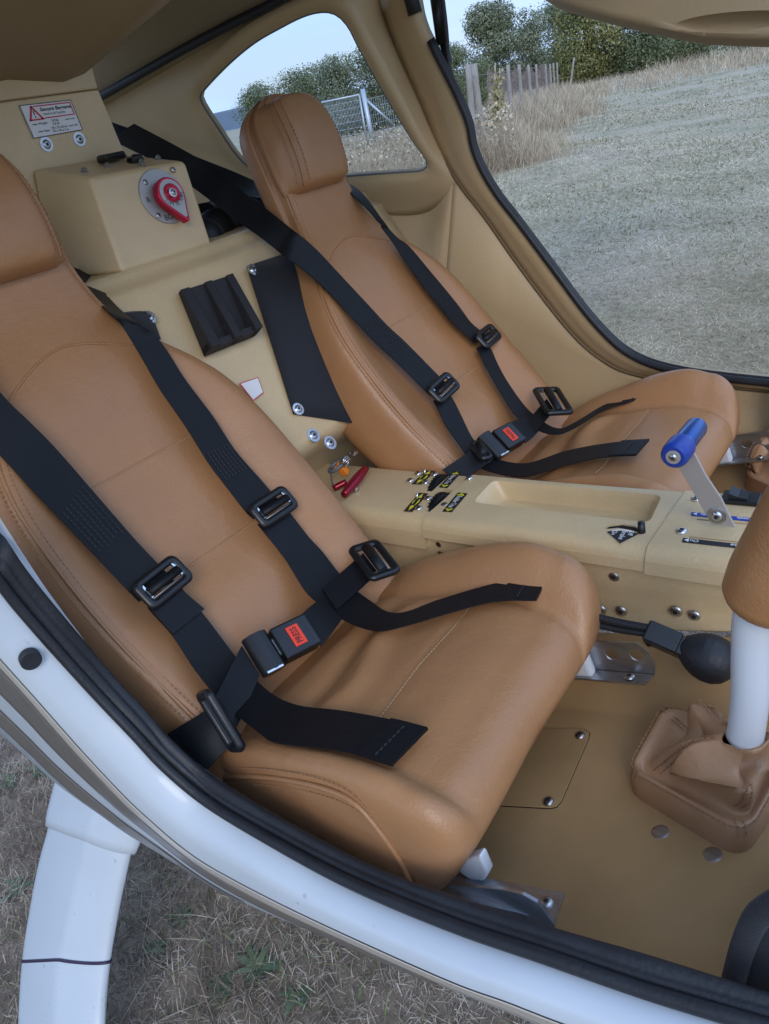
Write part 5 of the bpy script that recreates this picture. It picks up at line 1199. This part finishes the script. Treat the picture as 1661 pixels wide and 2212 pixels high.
# field seen through the far door: density follows distance
def field(n,d0,d1,a0=math.radians(78),a1=math.radians(128)):
    d=np.exp(U(math.log(d0),math.log(d1),n)); a=U(a0,a1,n); return d*np.cos(a),d*np.sin(a),d
n=210000; x,y,d=field(n,2.6,28); blades('dry_grass',x,y,U(.012,.040,n)*(1+.03*d),U(.0014,.0030,n)*np.maximum(1,d/3),U(.75,.99,n),'straw',.6)
n=70000; x,y,d=field(n,2.6,36); k=np.sin(x*1.7+1)+np.sin(y*1.3+x*.8)+U(-1.3,1.3,n)>-.2; x,y,d=x[k],y[k],d[k]; n=len(x); blades('pale_grass',x,y,U(.015,.05,n)*(1+.04*d),U(.002,.0040,n)*np.maximum(1,d/2.6),U(.4,.9,n),'paleg',.7)
n=9000; x,y,d=field(n,2.8,30); k=np.sin(x*2.3+2)*np.sin(y*1.9)+U(-.5,.5,n)>.35; x,y,d=x[k],y[k],d[k]; n=len(x); blades('green_grass',x,y,U(.02,.05,n)*(1+.04*d),U(.0018,.0036,n)*np.maximum(1,d/3.2),U(.3,.8,n),'green',.7)
n=5000; x,y,d=field(n,3,25); k=(np.sin(x*.9+2)*np.sin(y*.7+1)+.5*np.sin(x*2.3+y*1.7)>.75); x,y,d=x[k],y[k],d[k]; n=len(x); blades('green_grass',x,y,U(.03,.07,n)*(1+.03*d),U(.002,.004,n)*np.maximum(1,d/3.2),U(.3,.8,n),'green',.7)
# pixel helper on the open field
def gp(px,d=None):
    r=ray(px); t_=-EYE/r[2] if r[2]<0 else 1e9; p=r*t_
    if d: p=r/np.linalg.norm(r[:2])*d; p[2]=gz(p[0],p[1])
    return p
def hor(x): # horizon row
    lo,hi=-600,900
    for _ in range(40):
        m=(lo+hi)/2
        if ray((x,m))[2]>0: lo=m
        else: hi=m
    return lo
def pdir(px): r=ray(px); return r/np.linalg.norm(r[:2])
# tall dry weeds along the fence and beyond the rear window
def weeds(name,n,x0,x1,d0,d1,h0,h1,m='weedstalk',wd=.006):
    X=U(x0,x1,n)+rng.normal(0,.16*(x1-x0),n)*(x1<1200); D=np.exp(U(np.log(d0),np.log(d1),n)); P=np.array([pdir((a,hor(a)+2))[:2]*d for a,d in zip(X[:: max(1,n//4000)],D[:: max(1,n//4000)])])
    reps=int(np.ceil(n/len(P))); P=np.repeat(P,reps,0)[:n]+rng.normal(0,.10,(n,2))*(.5+D[:n,None]*.03); dd=np.hypot(P[:,0],P[:,1])
    return blades(name,P[:,0],P[:,1],U(h0,h1,n),wd*np.maximum(1,dd/11)*U(.6,1.3,n),U(.05,.6,n),m,.5)
weeds('tall_dry_weeds',16000,930,1085,13.5,24,.25,.95)
weeds('tall_dry_weeds',9000,1060,1230,21,46,.3,1.0)
weeds('tall_dry_weeds',5200,1215,1780,36,60,.06,.5)
weeds('tall_dry_weeds',900,1400,1780,46,60,.4,1.0)
weeds('tall_dry_weeds',20000,410,960,12.5,30,.2,.85)
weeds('tall_dry_weeds',9000,1030,1180,13.5,24,.06,.32)
weeds('tall_dry_weeds',5000,1100,1300,24,46,.06,.4)
# heads of the weeds
def puffs(name,n,x0,x1,d0,d1,h0,h1,s,m):
    X=U(x0,x1,n);D=U(d0,d1,n); Q=[]
    for a,d in zip(X,D):
        q=pdir((a,hor(a)+2))*d; c=np.array([q[0],q[1],gz(q[0],q[1])+U(h0,h1)]); u=nz(rng.normal(size=3)); v=nz(np.cross(u,rng.normal(size=3))); k=s*U(.5,1.3); Q.append([c-u*k,c+v*k,c+u*k,c-v*k])
    return quads(name,np.array(Q),m)
puffs('weed_heads',4500,930,1100,13.5,24,.15,.85,.028,'weedstalk'); puffs('weed_heads',5000,410,960,12.5,28,.1,.75,.026,'weedstalk')
# ---- fence of weathered posts
MT['rust']=mat('rusty_netting',(.25,.19,.18),.9,var=.3,vscale=3)
fn=thing('post_fence','old fence of weathered wooden posts leaning beside the field','fence',gp((1043,300),15))
def post(xt,yt,xb,yb,d,r=.05,m='wood',name='post',par=None,topz=None):
    b=pdir((xb,yb)); b=b*d; b[2]=float(gz(b[0],b[1]))-.05
    tdir=ray((xt,yt)); tdir=tdir/np.linalg.norm(tdir[:2])*d; zt_=tdir[2]
    q=lin([b,(b+tdir)/2+rng.normal(0,.012,3),tdir],7); return tube(name,q,r*np.linspace(1.05,.9,7)*U(.9,1.1,7),m,par,9)
PS=[(1010,139,1022,260,14.2,.055),(1023,138,1043,305,14.6,.062),(1070,160,1077,262,19,.045),(1097,140,1106,250,22,.055),(1121,139,1128,226,27,.055),(1141,140,1147,216,32,.055),(1158,139,1162,200,38,.055),(1178,138,1181,194,43,.05),(1188,138,1191,192,46,.05),(1195,136,1198,190,49,.05),(1203,135,1206,188,52,.05),(1240,124,1229,168,50,.06)]
posts=[post(a,b,c,d_,e,r,par=fn) for a,b,c,d_,e,r in PS]
wl=[]
for f in (.35,.6,.85):
    P=[]
    for a,b,c,d_,e,r in PS[:11]:
        q=pdir((a,b))*e; P.append((q[0],q[1],-EYE+1.75*f))
    wl.append(tube_vf(P,.005,4))
V,Fc=join(wl); mk('wire',V,Fc,'rust',fn)
# net of rusty wire behind the far posts
net=thing('rusty_fence_net','brownish rusty fence netting behind the wooden posts','fence',gp((1120,200),40))
Q=[]
for k in range(70):
    f=k/69; q=pdir((1050+140*f,150))*(30+24*f); hh=.62+.10*math.sin(f*31)+U(-.05,.05); Q.append(box_vf((q[0],q[1],-EYE+hh+.25),((1,0,0),(0,1,0),(0,0,1)),(.008+.008*f,.006,hh)))
V,Fc=join(Q); o=mk('netting',V,Fc,'rust',net,smooth=False); o['kind']='stuff'
# flowering tall weed by the posts
fw=thing('flowering_weed','tall pale yellow seeding weed in front of the fence posts','weed',gp((1065,260),15.5))
MT['seed']=mat('seed_heads',(.5,.45,.25),.8,island=[(.20,.20,.10),(.42,.36,.18),(.55,.50,.33)],vscale=4)
bq=pdir((1068,250))*15.5; Q=[];stems=[]
for k in range(9):
    tp=pdir((1068+U(-14,14),U(128,190)))*15.5; b_=np.array([bq[0]+U(-.05,.05),bq[1]+U(-.05,.05),float(gz(bq[0],bq[1]))]); ln=crom([b_,(b_+tp)/2+rng.normal(0,.03,3),tp],8); stems.append(tube_vf(ln,.008,5))
    for j in range(60):
        c=ln[-1]*(1-U(0,.5))+ln[-3]*0+ln[-4]*0; f=U(.45,1); c=ln[int(f*7)]+rng.normal(0,.05,3); u=nz(rng.normal(size=3)); v=nz(np.cross(u,rng.normal(size=3))); s=.028; Q.append([c-u*s,c+v*s,c+u*s,c-v*s])
V,Fc=join(stems); mk('stems',V,Fc,'weedstalk',fw); quads('seed_heads',np.array(Q),'seed','stuff',fw)
# ---- field gate seen through the rear window
GD=22.5
gt=thing('field_gate','grey galvanised steel mesh gate with a braced post seen through the rear window','gate',gp((806,300),GD))
def gpt(px,d): q=ray(px); q=q/np.linalg.norm(q[:2])*d; return q
ga_,gb_=gpt((783,192),GD),gpt((808,316),GD); gb_[2]=-EYE-.05
tube('gate_post',[gb_,ga_],.062,'galv',gt,12); 
w1=np.array([gb_[0],gb_[1],0])
dirg=None
lt,lb=gpt((689,214),GD*1.0),None
# the leaf lies in the vertical plane through the post and the far top corner
tl=gpt((640,229),GD+1.0); tl[2]=ga_[2]-.12; tr=ga_.copy(); tr[2]-=.12; hz_=nz((tl-tr)*np.array([1,1,0])); Wg=np.linalg.norm((tl-tr)[:2]); Hg=1.45; tr=tr+hz_*.12
def gg(u,v): return tr+hz_*(u*Wg)+np.array([0,0,-v*Hg])
for a,b in (((0,0),(1,0)),((0,1),(1,1)),((0,0),(0,1)),((1,0),(1,1))): tube('gate_rail',[gg(*a),gg(*b)],.024,'galv',gt,8)
m_=[]
for u in np.linspace(.02,.98,46): m_.append(tube_vf([gg(u,0),gg(u,1)],.0045,4))
for v in np.linspace(.08,.95,9): m_.append(tube_vf([gg(0,v),gg(1,v)],.0045,4))
V,Fc=join(m_); mk('gate_mesh',V,Fc,'galv',gt)['kind']='stuff'
ba,bb_=gpt((790,215),GD),gpt((848,268),GD); bb_[2]=max(-EYE,bb_[2]); tube('gate_brace',[ba,bb_],.032,'galv',gt,8)
wf=[]
for v in np.linspace(.1,1.5,8): wf.append(tube_vf([np.array([ga_[0],ga_[1],-EYE+v]),gpt((930,150),GD+2)*np.array([1,1,0])+np.array([0,0,-EYE+v])],.004,4))
e0=ga_*np.array([1,1,0]); e1=gpt((930,150),GD+2)*np.array([1,1,0])
for f in np.linspace(0,1,34): q=e0*(1-f)+e1*f; wf.append(tube_vf([q+np.array([0,0,-EYE+.1]),q+np.array([0,0,-EYE+1.5])],.0035,4))
wfo=thing('wire_mesh_fence','thin grey wire mesh fence running right from the gate post','fence',(e0[0],e0[1],-EYE)); V,Fc=join(wf); mk('wire_mesh',V,Fc,'galv',wfo)['kind']='stuff'
lf=thing('post_and_wire_fence','low grey post with wire fence at the left corner of the rear window','fence',gp((465,280),24)); q=pdir((464,270))*24; tube('post',[np.array([q[0],q[1],-EYE]),gpt((462,266),24)],.05,'wood',lf,8)
wf=[]
for v in (.6,1.0,1.4):
    q2=pdir((530,270))*24; wf.append(tube_vf([np.array([q[0],q[1],-EYE+v]),np.array([q2[0],q2[1],-EYE+v])],.006,4))
V,Fc=join(wf); mk('wire',V,Fc,'galv',lf)
# ---- trees
def leafmat(nm,a,b,c): MT[nm]=mat(nm,b,.6,island=[a,b,c],vscale=.55)
leafmat('oak_leaf',(.06,.075,.03),(.14,.165,.07),(.235,.25,.13)); leafmat('oak_leaf_grey',(.07,.085,.045),(.16,.18,.095),(.26,.27,.165)); leafmat('oak_leaf_yellow',(.08,.085,.025),(.19,.19,.055),(.30,.28,.10))
MT['bark']=mat('bark',(.07,.055,.045),.9,bump=.6,bscale=12,var=.3,vscale=3)
def tree(label,xl,xr,yt,d,m,yb=None,nl=7000,lob=30,base=.02,group='holm oaks behind the field'):
    xm=(xl+xr)/2; q=pdir((xm,hor(xm)+5))*d; bx_,by_=q[0],q[1]; zb=float(gz(bx_,by_)); o=thing('oak_tree',label,'tree',(bx_,by_,zb),group)
    zt_=(ray((xm,yt))/np.linalg.norm(ray((xm,yt))[:2])*d)[2]; H=zt_-zb
    L_=pdir((xl,hor(xl)))*d; R_=pdir((xr,hor(xr)))*d; Wd=np.linalg.norm((R_-L_)[:2]); acr=nz((R_-L_)*np.array([1,1,0])); bck=np.array([-acr[1],acr[0],0])
    C_=[];RR=[]
    for k in range(lob):
        h=base+(1-base)*(rng.beta(1.2,1.1) if k>7 else k/24.); wmax=math.sqrt(max(.05,1-((max(h,.4)-.4)/.66)**2)); a=U(-1,1); rr=U(.20,.33)*min(Wd,H*1.15)
        h=min(h,1-rr/H*.85); h=max(h,rr/H*.55)
        C_.append(np.array([bx_,by_,zb])+acr*a*(Wd/2-rr*.75)*wmax+bck*U(-.7,.7)*Wd*.35*wmax+np.array([0,0,h*H])); RR.append(rr)
    nl=int(nl*2.1); C_=np.array(C_);RR=np.array(RR); pr=RR**2/np.sum(RR**2); idx=rng.choice(lob,nl,p=pr)
    dv=rng.normal(size=(nl,3)); dv/=np.linalg.norm(dv,axis=1)[:,None]; rad=RR[idx]*U(.62,1.07,nl)*(1+.18*np.sin(dv[:,0]*7+idx)*np.sin(dv[:,2]*6))
    P=C_[idx]+dv*rad[:,None]*np.array([1,1,.85]); s=U(.45,1.25,nl)*H*.0145
    u=rng.normal(size=(nl,3))+dv*.0; u-=dv*np.sum(u*dv,1)[:,None]*.6; u/=np.linalg.norm(u,axis=1)[:,None]; v=np.cross(dv+rng.normal(size=(nl,3))*.45,u); v/=np.linalg.norm(v,axis=1)[:,None]
    Q=np.stack([P-u*s[:,None],P-v*s[:,None]*.6+u*s[:,None]*.1,P+u*s[:,None],P+v*s[:,None]*.6],1); quads('crown',Q,m,None,o)
    tr_=[tube_vf(crom([(bx_,by_,zb-.1),(bx_+.1,by_,zb+H*.2),(bx_,by_+.1,zb+H*.5)],8),np.linspace(H*.045,H*.02,8),8)]
    for k in range(5):
        e=C_[k]; tr_.append(tube_vf(crom([(bx_,by_,zb+H*.15),(np.array([bx_,by_,zb+H*.25])+e)/2,e],7),np.linspace(H*.022,H*.006,7),6))
    V,Fc=join(tr_); mk('trunk',V,Fc,'bark',o); return o
tree('grey-green oak with a rounded crown standing behind the wooden fence posts',998,1140,-2,66,'oak_leaf_grey',nl=13000)
tree('dark oak close behind the right part of the fence posts',1100,1195,10,74,'oak_leaf_grey',nl=9000)
tree('tall oak peeking between the fence oaks and the yellowish oak',1150,1250,0,80,'oak_leaf',nl=8500)
tree('yellowish green oak at the end of the wooden fence',1198,1345,-40,62,'oak_leaf_yellow',nl=15000)
tree('large oak right of the yellowish one, its crown cut by the raised door',1300,1470,-40,63,'oak_leaf',nl=16000)
tree('low broad oak below the raised door',1420,1600,-10,64,'oak_leaf',nl=13000)
tree('dark low oak at the far right behind the tall grass',1550,1780,0,66,'oak_leaf',nl=13000)
tree('low bushy oak left of the fence posts by the door frame',945,1025,90,60,'oak_leaf',nl=8000)
tree('small dark bush oak filling the gap under the fence oaks',985,1085,118,50,'oak_leaf',nl=7000)
tree('round oak at the left in the rear window above the headrest edge',515,640,172,46,'oak_leaf',nl=9500)
tree('oak seen above the headrest in the rear window',590,735,140,52,'oak_leaf',nl=9500)
tree('large oak behind the steel gate in the rear window',685,800,112,44,'oak_leaf_grey',nl=11000)
tree('tallest oak at the right of the rear window beyond the gate',735,880,92,46,'oak_leaf_grey',nl=11000)
tree('oak behind the window pillar and door frame',840,980,80,52,'oak_leaf',nl=7000)
for o in list(bpy.data.objects):
    if o.users==0: bpy.data.objects.remove(o)
